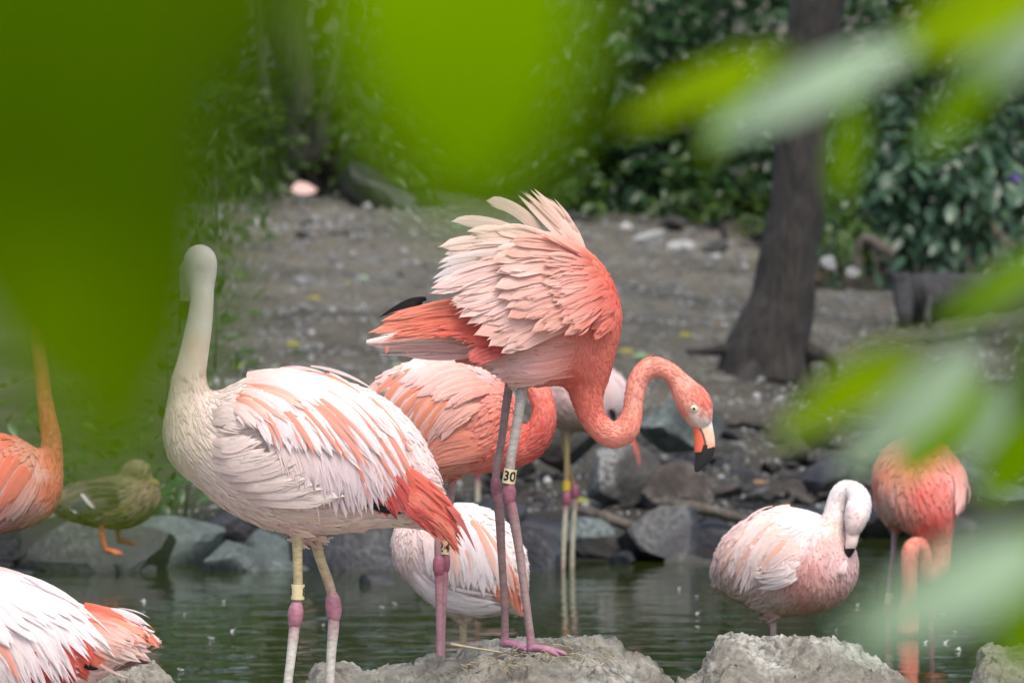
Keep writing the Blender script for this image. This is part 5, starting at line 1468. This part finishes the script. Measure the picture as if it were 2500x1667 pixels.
E.fan([((1500, 1010), (1550, 1050), (1572, 1150), 11, C(232, 150, 140), C(226, 84, 66), .7), ((1505, 1020), (1540, 1050), (1552, 1095), 11, C(232, 150, 140), C(226, 84, 66), .7)], 6, (.004, .01), 3, 'tail_feather', dy=(-.05, -.05))
lE = (C(160, 136, 92), C(164, 84, 108), C(196, 188, 164), FOOTPINK)
E.leg([(1384, 1050, 8), (1384, 1120, 6.5), (1383, 1170, 6)], (1383, 1216), [(1380, 1260, 6), (1376, 1330, 6), (1372, 1420, 6)], lE, 11, (1384, 1174, 1383, 1197, 9, 'band_yellow', []), None, dy=-.01)
E.leg([(1378, 1040, 8), (1376, 1085, 6.5), (1394, 1160, 6)], (1404, 1204), [(1402, 1260, 6), (1398, 1330, 6), (1396, 1430, 6)], lE, 11, None, None, dy=.05)
Fb = Bird('flamingo', 'pale pink flamingo hidden behind the preening salmon one with one leg showing', 18.4, (1166, 1330), 0.0)
Fb.paint = [(1150, 1000, gl), (1200, 1000, C(236, 190, 178))]
Fb.body([dict(pts=[(1090, 1000, 0, 24), (1130, 990, 0, 60), (1180, 985, 0, 64), (1220, 1000, 0, 34)], fd=.85, k=.03), dict(pts=[(1222, 1005, 0, 26), (1240, 990, 0, 18), (1235, 960, 0, 15), (1215, 940, 0, 15), (1190, 935, .02, 18), (1180, 950, .02, 10)], k=.02)], h=.008)
Fb.plumage(300, [(1150, 990, -1, .3, 24)])
Fb.leg([(1165, 1030, 8), (1165, 1080, 6), (1165, 1120, 6)], (1166, 1155), [(1166, 1200, 6), (1166, 1260, 6), (1166, 1330, 6)], lE, 10, None, None)
Fb.leg([(1150, 1030, 8), (1148, 1080, 6), (1140, 1110, 6)], (1135, 1130), [(1142, 1110, 6), (1150, 1090, 6)], lE, 10, None, None, dy=.04)

# ---------------------------------------------------------------- G: sitting flamingo, lower left
G = Bird('flamingo', 'white flamingo with vivid red wing patches sitting on a mud mound', 10.35, (60, 1720), 0.12)
G.paint = [(0, 1420, WHITE), (120, 1460, WHITE), (60, 1520, WHITE), (200, 1520, C(250, 236, 230)), (300, 1540, C(246, 214, 200)), (80, 1600, C(248, 232, 230)), (200, 1600, C(246, 200, 186)), (320, 1580, C(248, 224, 212)), (-100, 1450, WHITE)]
G.body([dict(pts=[(-260, 1520, 0, 60), (-160, 1530, 0, 130), (-40, 1560, 0, 158), (80, 1580, 0, 142), (180, 1580, 0, 96), (260, 1568, 0, 62), (330, 1560, 0, 36), (365, 1562, 0, 14)], fd=.75, k=.03),
        dict(pts=[(-260, 1520, 0, 56), (-300, 1460, 0, 40), (-300, 1380, 0, 30), (-280, 1300, 0, 26), (-290, 1240, 0, 32), (-320, 1225, 0, 26)], k=.03)], h=.006)
G.plumage(1300, [(0, 1450, 1, .5, 50), (150, 1500, 1, .5, 50), (50, 1600, 1, .8, 50), (300, 1560, 1, .2, 40)], jitter=.15, white=.5)
G.fan([((40, 1500), (80, 1580), (110, 1690), 56, C(226, 60, 36), C(214, 44, 30), .3), ((100, 1500), (150, 1560), (190, 1660), 56, C(230, 66, 38), C(222, 60, 36), .3), ((150, 1500), (210, 1540), (260, 1620), 50, C(232, 78, 44), C(240, 120, 84), .4)], 12, (.004, .008), 6, 'flight_feather')
G.fan([((60, 1540), (90, 1590), (95, 1640), 34, C(228, 64, 40), C(218, 48, 32), .5), ((120, 1540), (160, 1580), (175, 1650), 34, C(228, 64, 40), C(218, 48, 32), .5), ((180, 1530), (215, 1560), (235, 1610), 30, C(232, 76, 44), C(224, 60, 36), .5)], 6, (.012, .02), 14, 'flight_feather')
G.fan([((200, 1480), (300, 1490), (386, 1568), 30, C(236, 90, 46), C(238, 100, 56), .7), ((190, 1500), (290, 1515), (360, 1560), 38, C(236, 90, 46), C(246, 170, 140), .5), ((190, 1520), (280, 1540), (350, 1590), 40, C(236, 96, 54), C(250, 226, 214), .5), ((180, 1550), (260, 1570), (340, 1606), 40, C(244, 150, 120), C(249, 222, 208), .5)], 16, (.008, .016), 6, 'tail_feather', split=1.0)
G.fan([((230, 1488), (310, 1488), (362, 1520), 22, C(246, 230, 222), WHITE, .8), ((230, 1490), (310, 1496), (366, 1530), 18, WHITE, WHITE, .8)], 4, (.016, .018), 3, 'tail_feather')
G.fan([((-20, 1400), (130, 1420), (285, 1600), 46, tw, tw, .7), ((-40, 1405), (100, 1440), (235, 1560), 50, tw, tw, .6), ((-60, 1415), (100, 1460), (200, 1640), 52, tw, C(248, 234, 234), .7), ((-80, 1430), (60, 1480), (150, 1680), 52, tw, C(248, 232, 232), .6), ((-100, 1450), (20, 1510), (90, 1690), 52, tw, C(248, 232, 230), .6), ((-120, 1470), (-20, 1540), (30, 1690), 50, tw, C(248, 232, 230), .5)],
      24, (.014, .030), 8, 'covert_feather', alt=(9, C(246, 180, 150), C(240, 140, 104), .35), split=.5)
G.fan([((-120, 1395), (40, 1385), (210, 1500), 46, WHITE, tw, .5), ((-140, 1410), (0, 1420), (140, 1530), 46, WHITE, tw, .5), ((-160, 1430), (-40, 1460), (60, 1560), 46, tw, tw, .5)], 14, (.026, .038), 8, 'covert_feather', alt=(5, C(248, 200, 180), tw, .6))
G.leg([(200, 1660, 14), (240, 1635, 13), (290, 1617, 13)], (335, 1606), [(300, 1622, 12), (240, 1640, 11), (160, 1665, 11)], (C(186, 160, 130), C(118, 52, 66), C(190, 168, 138), FOOTPINK), 15, None, None, dy=.02)
G.feather((200, 1612), (228, 1628), (246, 1626), 12, BLACK, BLACK, .7, .012, 'flight_feather')

# ---------------------------------------------------------------- H: coral flamingo at the left edge
H = Bird('flamingo', 'coral flamingo with upright orange neck beside the duck', 12.6, (10, 1800), -0.15)
H.paint = [(60, 1090, C(240, 150, 124)), (20, 1070, C(236, 110, 76)), (90, 1160, C(236, 170, 156)), (40, 1180, C(222, 150, 146)), (20, 1260, C(214, 140, 146)), (80, 1240, C(228, 150, 150)), (120, 1200, C(232, 104, 84)), (133, 1130, C(238, 112, 80)), (120, 1030, C(236, 118, 74)), (105, 940, C(232, 128, 80)), (100, 860, C(232, 140, 90)), (-80, 1150, C(238, 170, 150))]
H.body([dict(pts=[(-200, 1230, 0, 40), (-120, 1190, 0, 100), (-40, 1180, 0, 122), (20, 1180, 0, 108), (60, 1190, 0, 72)], fd=.8, k=.03),
        dict(pts=[(60, 1215, 0, 62), (95, 1222, 0, 40), (122, 1190, 0, 29), (131, 1130, 0, 24), (127, 1070, 0, 23), (116, 1010, 0, 21), (107, 950, 0, 19), (101, 890, 0, 18), (96, 840, 0, 20), (105, 805, 0, 27), (130, 800, 0, 26), (150, 815, 0, 16)], fd=.9, k=.03)], h=.006)
H.plumage(1100, [(40, 1100, -.7, .8, 36), (60, 1200, -.8, .8, 40), (20, 1260, -1, .4, 44), (100, 1230, -.6, .6, 22), (125, 1150, 0, 1, 0), (105, 950, 0, 1, 0), (-60, 1150, -1, .5, 40)], jitter=.16, white=.3)
H.fan([((60, 1085), (20, 1100), (-30, 1190), 32, C(236, 100, 62), C(238, 130, 96), .4), ((80, 1110), (40, 1130), (-5, 1220), 32, C(240, 140, 112), C(240, 186, 176), .4), ((90, 1140), (60, 1170), (15, 1250), 32, C(238, 120, 86), C(236, 180, 176), .4), ((92, 1170), (70, 1210), (30, 1270), 30, C(232, 150, 140), C(236, 186, 182), .4)], 16, (.006, .018), 5, 'covert_feather', alt=(3, C(236, 96, 56), C(234, 96, 60), .6))
lH = (C(190, 140, 140), C(162, 82, 102), C(190, 130, 140), FOOTPINK)
H.beak([(146, 812, 18), (165, 828, 16), (178, 850, 14), (180, 872, 10), (174, 886, 3)], lambda x, y: (np.where((y > 856)[:, None], BLACK * 2, C(238, 180, 150)), 0 * x), .6)
H.leg([(-10, 1290, 11), (-10, 1370, 9), (-8, 1420, 9)], (-8, 1460), [(-8, 1500, 9), (-6, 1600, 8), (-4, 1780, 8)], lH, 15, None, None, dy=-.03)
H.leg([(-40, 1290, 11), (-42, 1370, 9), (-44, 1420, 9)], (-44, 1460), [(-44, 1500, 9), (-42, 1600, 8), (-40, 1780, 8)], lH, 15, None, None, dy=.04)

# ---------------------------------------------------------------- I: white pink flamingo preening on the right
I = Bird('flamingo', 'white and blush flamingo on one leg preening its breast behind the rounded mound', 12.5, (1890, 1880), -0.22)
I.paint = [(2060, 1190, WHITE), (2090, 1230, C(250, 240, 240)), (2060, 1260, C(246, 234, 228)), (2085, 1270, C(248, 226, 220)), (2035, 1240, C(248, 240, 236)), (2030, 1280, C(240, 220, 206)), (2010, 1330, C(236, 190, 184)), (1980, 1400, C(226, 158, 152)), (1960, 1440, C(230, 160, 146)), (2010, 1440, C(236, 180, 166)), (2040, 1370, C(240, 200, 196)),
           (1930, 1250, C(251, 242, 240)), (1980, 1260, WHITE), (1860, 1290, C(247, 216, 206)), (1800, 1360, C(246, 204, 190)), (1850, 1400, C(246, 214, 206)), (1840, 1450, C(243, 214, 206)), (1900, 1470, C(240, 208, 200)), (1900, 1350, C(249, 226, 220)), (1940, 1320, C(250, 230, 226)), (1760, 1430, C(246, 214, 202))]
I.body([dict(pts=[(1770, 1425, .10, 22), (1810, 1395, .07, 66), (1865, 1375, .03, 108), (1925, 1370, 0, 128), (1975, 1375, -.03, 116), (2005, 1385, -.04, 76)], fd=.95, k=.035),
        dict(pts=[(1980, 1400, -.06, 64), (2003, 1345, -.07, 44), (2024, 1290, -.07, 29), (2035, 1240, -.06, 24), (2050, 1200, -.06, 25), (2074, 1190, -.07, 22), (2092, 1212, -.085, 27), (2088, 1242, -.095, 31), (2081, 1268, -.1, 25), (2076, 1286, -.1, 18)], fd=.95, k=.02),
        dict(pts=[(1880, 1470, 0, 34), (1887, 1500, 0, 14)], k=.03)], h=.005)
I.plumage(2000, [(2060, 1200, 0, 1, 0), (2085, 1250, 0, 1, 0), (2030, 1260, -.2, 1, 8), (2000, 1350, -.2, 1, 18), (1970, 1430, -.2, 1, 26), (1900, 1250, -1, .3, 34), (1820, 1320, -.5, 1, 36), (1860, 1420, -.6, .5, 36), (1920, 1360, -.7, .4, 34), (1900, 1470, -.5, .6, 34), (2030, 1420, .3, 1, 24)], jitter=.18, white=.35)
i0, i1 = C(247, 206, 190), C(250, 232, 226)
I.fan([((1930, 1240), (1830, 1250), (1776, 1390), 30, i0, i1, .4), ((1940, 1255), (1840, 1270), (1790, 1420), 32, i0, i1, .4), ((1945, 1275), (1860, 1285), (1812, 1440), 32, C(246, 196, 176), i1, .4), ((1945, 1295), (1880, 1300), (1835, 1430), 32, i0, i1, .4), ((1940, 1320), (1890, 1325), (1855, 1400), 28, i0, i1, .4)], 26, (.006, .018), 5, 'covert_feather', alt=(5, C(245, 186, 160), C(245, 186, 160), .45))
I.fan([((1960, 1310), (1900, 1300), (1860, 1345), 26, i0, i1, .5), ((1960, 1330), (1910, 1340), (1870, 1375), 26, i0, i1, .5), ((1950, 1360), (1900, 1390), (1840, 1385), 28, i1, i1, .7), ((1950, 1390), (1890, 1420), (1830, 1420), 28, i1, tw, .6)], 16, (.012, .024), 6, 'covert_feather', split=.45)
I.fan([((1800, 1400), (1775, 1420), (1748, 1437), 18, i0, i1, .6), ((1810, 1420), (1795, 1435), (1782, 1449), 14, i0, i1, .6)], 6, (.0, .006), 4, 'tail_feather', dy=(.05, .07))
I.feather((2040, 1400), (2050, 1380), (2060, 1358), 20, C(240, 200, 196), C(246, 226, 222), .8, .006, 'breast_feather')
I.beak([(2078, 1280, 18, -.0), (2075, 1300, 16, -.0), (2071, 1322, 14, .0), (2062, 1345, 12, .01), (2054, 1362, 4, .02)], lambda x, y: (np.where(((y > 1338) | ((x < 2064) & (y > 1318)))[:, None], BLACK * 1.5, C(242, 218, 206)), 0 * x), .8, dy=-.1)
I.eye(2064, 1259, 3.2, C(60, 40, 30))
I.leg([(1887, 1490, 10), (1888, 1540, 7.5), (1889, 1600, 7.5)], (1889, 1645), [(1889, 1690, 8), (1889, 1780, 7.5), (1889, 1880, 9)], (C(206, 176, 172), C(186, 112, 130), C(200, 180, 176), FOOTPINK), 13, None, (-.5, -.8, .06))
I.leg([(1920, 1470, 10), (1940, 1470, 8)], (1950, 1460), [(1920, 1465, 8), (1890, 1470, 7)], (C(206, 176, 172), C(186, 112, 130), C(200, 180, 176), FOOTPINK), 9, None, None, dy=.04)

# ---------------------------------------------------------------- J: red flamingo wading, seen from the front
J = Bird('flamingo', 'red and pink flamingo facing forward with its neck down in the water', 14.6, (2230, 1700), -0.22)
J.paint = [(2150, 1130, C(234, 130, 92)), (2140, 1180, C(234, 140, 110)), (2160, 1230, C(236, 180, 160)), (2200, 1250, C(234, 150, 126)), (2250, 1220, C(228, 96, 76)), (2300, 1200, C(228, 110, 94)), (2340, 1180, C(236, 176, 168)), (2345, 1120, C(232, 120, 96)), (2280, 1290, C(224, 66, 46)), (2290, 1350, C(236, 140, 118)), (2265, 1390, C(222, 130, 110)), (2210, 1350, C(240, 140, 116)), (2212, 1430, C(232, 130, 108)), (2190, 1285, C(226, 150, 120)), (2240, 1110, C(232, 120, 84))]
J.body([dict(pts=[(2240, 1140, .12, 60), (2241, 1170, .04, 106), (2243, 1195, -.04, 102), (2255, 1235, -.09, 74), (2272, 1275, -.10, 50), (2284, 1310, -.10, 33), (2289, 1355, -.10, 26), (2284, 1390, -.11, 24), (2264, 1408, -.12, 22), (2250, 1385, -.13, 20), (2246, 1345, -.14, 19), (2232, 1322, -.15, 20), (2213, 1335, -.16, 21), (2210, 1385, -.16, 20), (2212, 1440, -.16, 19), (2208, 1485, -.16, 24), (2205, 1520, -.16, 26)], fd=1.0, k=.03),
        dict(pts=[(2180, 1235, .0, 36), (2186, 1290, .0, 13)], k=.03), dict(pts=[(2290, 1230, .05, 40), (2284, 1300, .05, 14)], k=.03)], h=.006)
J.plumage(1300, [(2160, 1150, -.2, 1, 30), (2170, 1240, .3, 1, 34), (2250, 1200, .1, 1, 26), (2330, 1180, -.2, 1, 30), (2280, 1290, 0, 1, 12), (2290, 1370, 0, 1, 0), (2212, 1400, 0, 1, 0), (2190, 1290, 0, 1, 18)], jitter=.2, white=.25)
J.fan([((2170, 1130), (2135, 1180), (2150, 1250), 26, C(236, 150, 110), C(246, 200, 180), .5), ((2180, 1150), (2150, 1210), (2170, 1275), 26, C(234, 140, 110), C(244, 196, 180), .5)], 8, (.006, .014), 6, 'covert_feather')
J.fan([((2330, 1120), (2362, 1160), (2345, 1225), 24, C(236, 150, 130), C(246, 206, 198), .5), ((2320, 1140), (2345, 1190), (2330, 1250), 24, C(234, 120, 100), C(244, 190, 180), .5)], 8, (.006, .014), 6, 'covert_feather')
lJ = (C(190, 150, 156), C(176, 100, 124), C(184, 138, 146), FOOTPINK)
J.leg([(2186, 1285, 9), (2180, 1360, 6), (2172, 1430, 6)], (2169, 1490), [(2167, 1530, 6.5), (2164, 1600, 6), (2162, 1690, 6)], lJ, 11, (2173, 1448, 2169, 1476, 9, 'band', []), None)
J.leg([(2284, 1295, 9), (2282, 1380, 6.5), (2279, 1440, 6)], (2276, 1500), [(2275, 1540, 6.5), (2272, 1600, 6), (2268, 1690, 6)], lJ, 11, None, None, dy=.05)


A.fuzz(4200, [(1430, 960, .1, 1, 15), (1445, 1020, .3, 1, 14), (1494, 1062, 1, .1, 13), (1535, 1040, .6, -1, 13), (1548, 984, 0, -1, 12), (1565, 915, .4, -1, 12), (1592, 896, 1, 0, 12), (1640, 910, .8, .6, 12), (1690, 985, .5, .8, 11), (1470, 860, 0, 1, 18), (1490, 760, 0, 1, 18), (1200, 800, -1, 0, 0), (1330, 760, -1, 0, 0), (1000, 830, -1, 0, 0), (1280, 890, -1, 0.1, 0)])
B.fuzz(2600, [(488, 640, 0, 1, 0), (490, 740, 0, 1, 0), (473, 868, -.1, 1, 0), (457, 960, 0, 1, 9), (450, 1040, .2, 1, 18), (500, 1100, .6, 1, 18), (600, 1100, 1, 0, 0), (700, 1000, 1, 0, 0), (760, 1200, 1, 0, 0), (900, 1150, 1, 0, 0)])
Cb.fuzz(1800, [(1240, 1095, .7, 0, 16), (1290, 1080, .8, -.6, 18), (1325, 1010, 0, -1, 18), (1300, 940, -.5, -1, 14), (1200, 1020, -1, 0, 0), (1100, 1000, -1, 0, 0), (1000, 1000, -1, 0, 0), (1100, 900, -1, 0, 0)])
H.fuzz(1500, [(120, 1190, 0, -1, 14), (130, 1100, 0, -1, 13), (105, 950, 0, -1, 12), (60, 1180, 0, 1, 0), (0, 1150, 0, 1, 0)])
I.fuzz(2400, [(2060, 1195, .3, -1, 10), (2085, 1240, 0, 1, 10), (2030, 1260, 0, 1, 13), (2005, 1330, 0, 1, 15), (1975, 1410, -.2, 1, 20), (1900, 1350, -1, 0, 0), (1850, 1400, -1, 0, 0), (1920, 1270, -1, 0, 0)])
J.fuzz(1500, [(2280, 1290, 0, 1, 14), (2290, 1360, 0, 1, 12), (2212, 1400, 0, 1, 12), (2250, 1350, 0, -1, 12), (2240, 1180, 0, 1, 0), (2170, 1200, 0, 1, 0), (2320, 1180, 0, 1, 0)])

# ---------------------------------------------------------------- duck
K = Bird('duck', 'mottled brown duck with a blue wing patch standing on the dark rock', 16.62, (262, 1345), None, None, 'duck')
d1 = C(98, 78, 56); d2 = C(132, 110, 84); d3 = C(70, 54, 40)
K.paint = [(180, 1190, d1), (250, 1180, d1), (200, 1260, C(140, 118, 84)), (260, 1250, d2), (340, 1220, C(124, 100, 74)), (370, 1200, C(122, 98, 72)), (320, 1150, C(118, 102, 70)), (340, 1140, C(130, 112, 78)), (130, 1230, d3), (300, 1280, C(136, 116, 82))]
K.body([dict(pts=[(125, 1240, 0, 8), (160, 1235, 0, 26), (200, 1228, 0, 46), (250, 1225, 0, 60), (305, 1222, 0, 64), (345, 1212, 0, 48)], fd=.9, k=.02),
        dict(pts=[(335, 1200, 0, 40), (335, 1172, 0, 28), (325, 1152, 0, 30), (338, 1150, -.01, 29), (350, 1158, -.01, 18)], fd=.85, k=.02)], h=.006)
K.plumage(1000, [(200, 1220, -1, .2, 26), (280, 1220, -1, .2, 24), (340, 1220, -.4, 1, 14), (330, 1150, -1, 0, 6)], jitter=.2, colj=.42)
K.fan([((300, 1185), (220, 1165), (120, 1215), 26, d1, d2, .5), ((310, 1200), (230, 1190), (150, 1235), 26, d3, d2, .4), ((310, 1220), (250, 1215), (180, 1250), 26, d1, C(170, 150, 112), .4)], 16, (.006, .014), 5, 'wing_feather', alt=(2, d3 * .5, d3 * .6, .8))
K.feather((222, 1225), (205, 1222), (178, 1240), 26, C(30, 40, 78), C(26, 34, 70), .2, .018, 'wing_patch')
K.feather((196, 1190), (212, 1212), (236, 1236), 9, WHITE * .8, WHITE * .8, .2, .022, 'wing_bar')
K.feather((172, 1232), (182, 1240), (192, 1248), 7, WHITE * .8, WHITE * .8, .2, .022, 'wing_bar')
K.fan([((170, 1235), (140, 1245), (108, 1250), 14, C(190, 176, 150), C(220, 212, 196), .4), ((170, 1242), (140, 1252), (112, 1256), 14, C(180, 160, 130), C(214, 204, 186), .4)], 5, (.0, .006), 3, 'tail_feather', dy=(-.02, 0))
K.beak([(350, 1160, 11), (366, 1170, 8), (380, 1178, 6.5), (388, 1182, 3)], lambda x, y: (np.tile(C(150, 130, 70), (len(x), 1)), 0 * x), 1.3, dy=-.01)
K.eye(346, 1148, 3, BLACK)
oc = C(206, 110, 74)
K.leg([(252, 1275, 8), (250, 1288, 7), (250, 1296, 6)], (251, 1305), [(253, 1315, 6), (258, 1332, 6), (262, 1345, 6)], (oc, oc, oc, oc), 7.5, None, (1, -.3, .05), dy=-.03)
K.leg([(285, 1275, 8), (284, 1286, 7), (284, 1292, 6)], (285, 1298), [(286, 1306, 6), (288, 1316, 6), (290, 1326, 6)], (oc * .8, oc * .8, oc * .8, oc * .8), 7.5, None, (1, .3, .05), dy=.04)
# ================================================================== leafy branches close to the camera
M['fg_bright'] = mat_leaf('bright_backlit_leaf', (0.2, 0.37, 0.0006), (0.21, 0.39, 0.0006), 0.5, 0.7, 0.0)  # backlight put into the brighter green
M['fg_lime'] = mat_leaf('lime_leaf', (0.25, 0.39, 0.003), (0.28, 0.43, 0.004), 0.45, 0.7, 0.0)
M['fg_dark'] = mat_leaf('shaded_green_leaf', (0.07, 0.145, 0.0003), (0.075, 0.155, 0.0003), 0.35, 0.7, 0.0)  # darker leaf green, shade put into the colour
M['fg_mid'] = mat_leaf('mid_green_leaf', (0.095, 0.175, 0.0003), (0.105, 0.19, 0.0003), 0.4, 0.7, 0.0)
M['fg_dull'] = mat_leaf('dull_grey_green_leaf', (0.1, 0.18, 0.022), (0.11, 0.195, 0.025), 0.25, 0.7, 0.0)
M['fg_pale'] = mat_leaf('pale_sky_sheen_leaf', (0.36, 0.5, 0.33), (0.4, 0.54, 0.37), 0.2, 0.6, .03)  # sky reflection on the leaves painted in as pale colour

def fg_branch(label, twig, Yt, leaves, group=None):
    """twig: [(px,py)] at depth Yt; leaves: (base, tip, width_px, Y, material, tilt)"""
    P = np.array([W(x, y, Yt) for x, y in twig])
    root = P[0]
    t = thing('leafy_branch', label, 'branch', root, group)
    Q = catmull(P, 20)
    v, fc = tube(Q - root, np.linspace(.0024, .0011, 20), 8)
    obj('twig', v, fc, M['bark_green'], t)
    for (b, tp, wd, Y, mat, tilt) in leaves:
        p0, p1 = W(*b, Y), W(*tp, Y)
        p1 = p1 + np.array([0, tilt, 0])
        L = np.linalg.norm(p1 - p0); d = (p1 - p0) / L
        nrm = np.array([0.0, -1.0, 0.25]); nrm -= d * (nrm @ d); nrm /= np.linalg.norm(nrm)
        side = np.cross(d, nrm); w = wd / (F / Y) / 2
        rows = 15; us = np.linspace(-1, 1, 7)
        V = []
        for i in range(rows):
            s = i / (rows - 1)
            prof = math.sin(math.pi * min(1, s ** .8)) ** .75 if 0 < s < 1 else 0.02
            for u in us:
                V.append(p0 + d * L * s + side * w * prof * u + nrm * (w * .18 * abs(u) * prof - L * .05 * math.sin(s * math.pi) * -1 - L * .06 * s * s))
        Fc = [(i * 7 + j, i * 7 + j + 1, (i + 1) * 7 + j + 1, (i + 1) * 7 + j) for i in range(rows - 1) for j in range(6)]
        lf = obj('leaf', np.array(V) - root, Fc, M[mat], t)
        # petiole from the twig to the leaf base
        k = np.argmin(np.linalg.norm(Q - p0, axis=1))
        pq = catmull([Q[k], (Q[k] + p0) / 2 + np.array([0, 0, .002]), p0], 8)
        v, fc = tube(pq - root, np.linspace(.0006, .0004, 8), 6)
        obj('petiole', v, fc, M[mat], t)

fg_branch('large dark green out of focus leaves hanging beside the pale flamingo head', [(-500, -500), (0, -330), (420, -260), (760, -300)], .86, [
    ((150, -330), (250, 800), 640, .84, 'fg_dark', .01), ((150, 60), (350, 1230), 470, .88, 'fg_mid', .01), ((470, -120), (465, 560), 210, .92, 'fg_dull', .02),
    ((660, -260), (470, 320), 360, .94, 'fg_mid', .01), ((-90, 0), (60, 1000), 420, .9, 'fg_mid', .0), ((330, 60), (440, 1010), 360, .94, 'fg_mid', .02), ((-200, -300), (-20, 620), 480, .84, 'fg_dark', .0),
    ((190, 300), (150, 1020), 340, .92, 'fg_mid', .0), ((20, -300), (60, 560), 520, .9, 'fg_dark', .0), ((260, -300), (240, 600), 460, .93, 'fg_dark', .0), ((360, -300), (400, 560), 320, .9, 'fg_mid', .0), ((230, 640), (260, 1340), 300, .72, 'fg_mid', .0), ((40, 560), (70, 1060), 260, .74, 'fg_mid', .0)])
fg_branch('single bright green out of focus leaf cluster hanging above the ruffled feathers', [(700, -420), (1000, -330), (1250, -280), (1600, -330)], 1.0, [
    ((1110, -340), (1150, 560), 600, .98, 'fg_bright', .0), ((930, -260), (950, 360), 280, 1.02, 'fg_bright', .01), ((1350, -260), (1290, 440), 260, 1.02, 'fg_bright', .01)])
fg_branch('out of focus lime and pale leaves crossing the upper tree trunk', [(2900, -260), (2560, -10), (2250, 110), (1900, 160)], 2.32, [
    ((1930, 130), (1490, 310), 100, 2.32, 'fg_lime', .03), ((2240, 105), (1715, 340), 110, 2.26, 'fg_pale', .02), ((2580, -60), (2170, 130), 180, 2.26, 'fg_lime', .02), ((2580, 40), (2290, 290), 130, 2.32, 'fg_pale', .03),
    ((2430, 170), (2250, 380), 100, 2.32, 'fg_bright', .02), ((2090, 220), (2055, 510), 76, 2.44, 'fg_bright', .03), ((1830, 200), (1715, 400), 70, 2.44, 'fg_bright', .03)])
fg_branch('out of focus lime and pale leaves in front of the red wading flamingo', [(3000, 420), (2640, 620), (2400, 800), (2150, 880)], 2.38, [
    ((2260, 835), (1885, 1090), 125, 2.38, 'fg_lime', .03), ((2400, 850), (2045, 1175), 130, 2.44, 'fg_pale', .03), ((2410, 930), (2190, 1180), 120, 2.81, 'fg_bright', .02), ((2520, 890), (2335, 1170), 80, 2.62, 'fg_pale', .02),
    ((2580, 1000), (2400, 1240), 140, 2.56, 'fg_bright', .02), ((2600, 720), (2480, 1060), 130, 2.44, 'fg_dull', .02), ((2620, 600), (2280, 810), 90, 2.38, 'fg_bright', .02)])
fg_branch('out of focus pale leaves low over the pond beside the yellowish mound', [(3000, 1200), (2760, 1260), (2560, 1330)], 1.89, [
    ((2570, 1325), (2060, 1585), 185, 1.83, 'fg_pale', .02), ((2620, 1420), (2450, 1660), 190, 1.83, 'fg_bright', .02), ((2640, 1270), (2420, 1410), 110, 1.95, 'fg_bright', .02)])
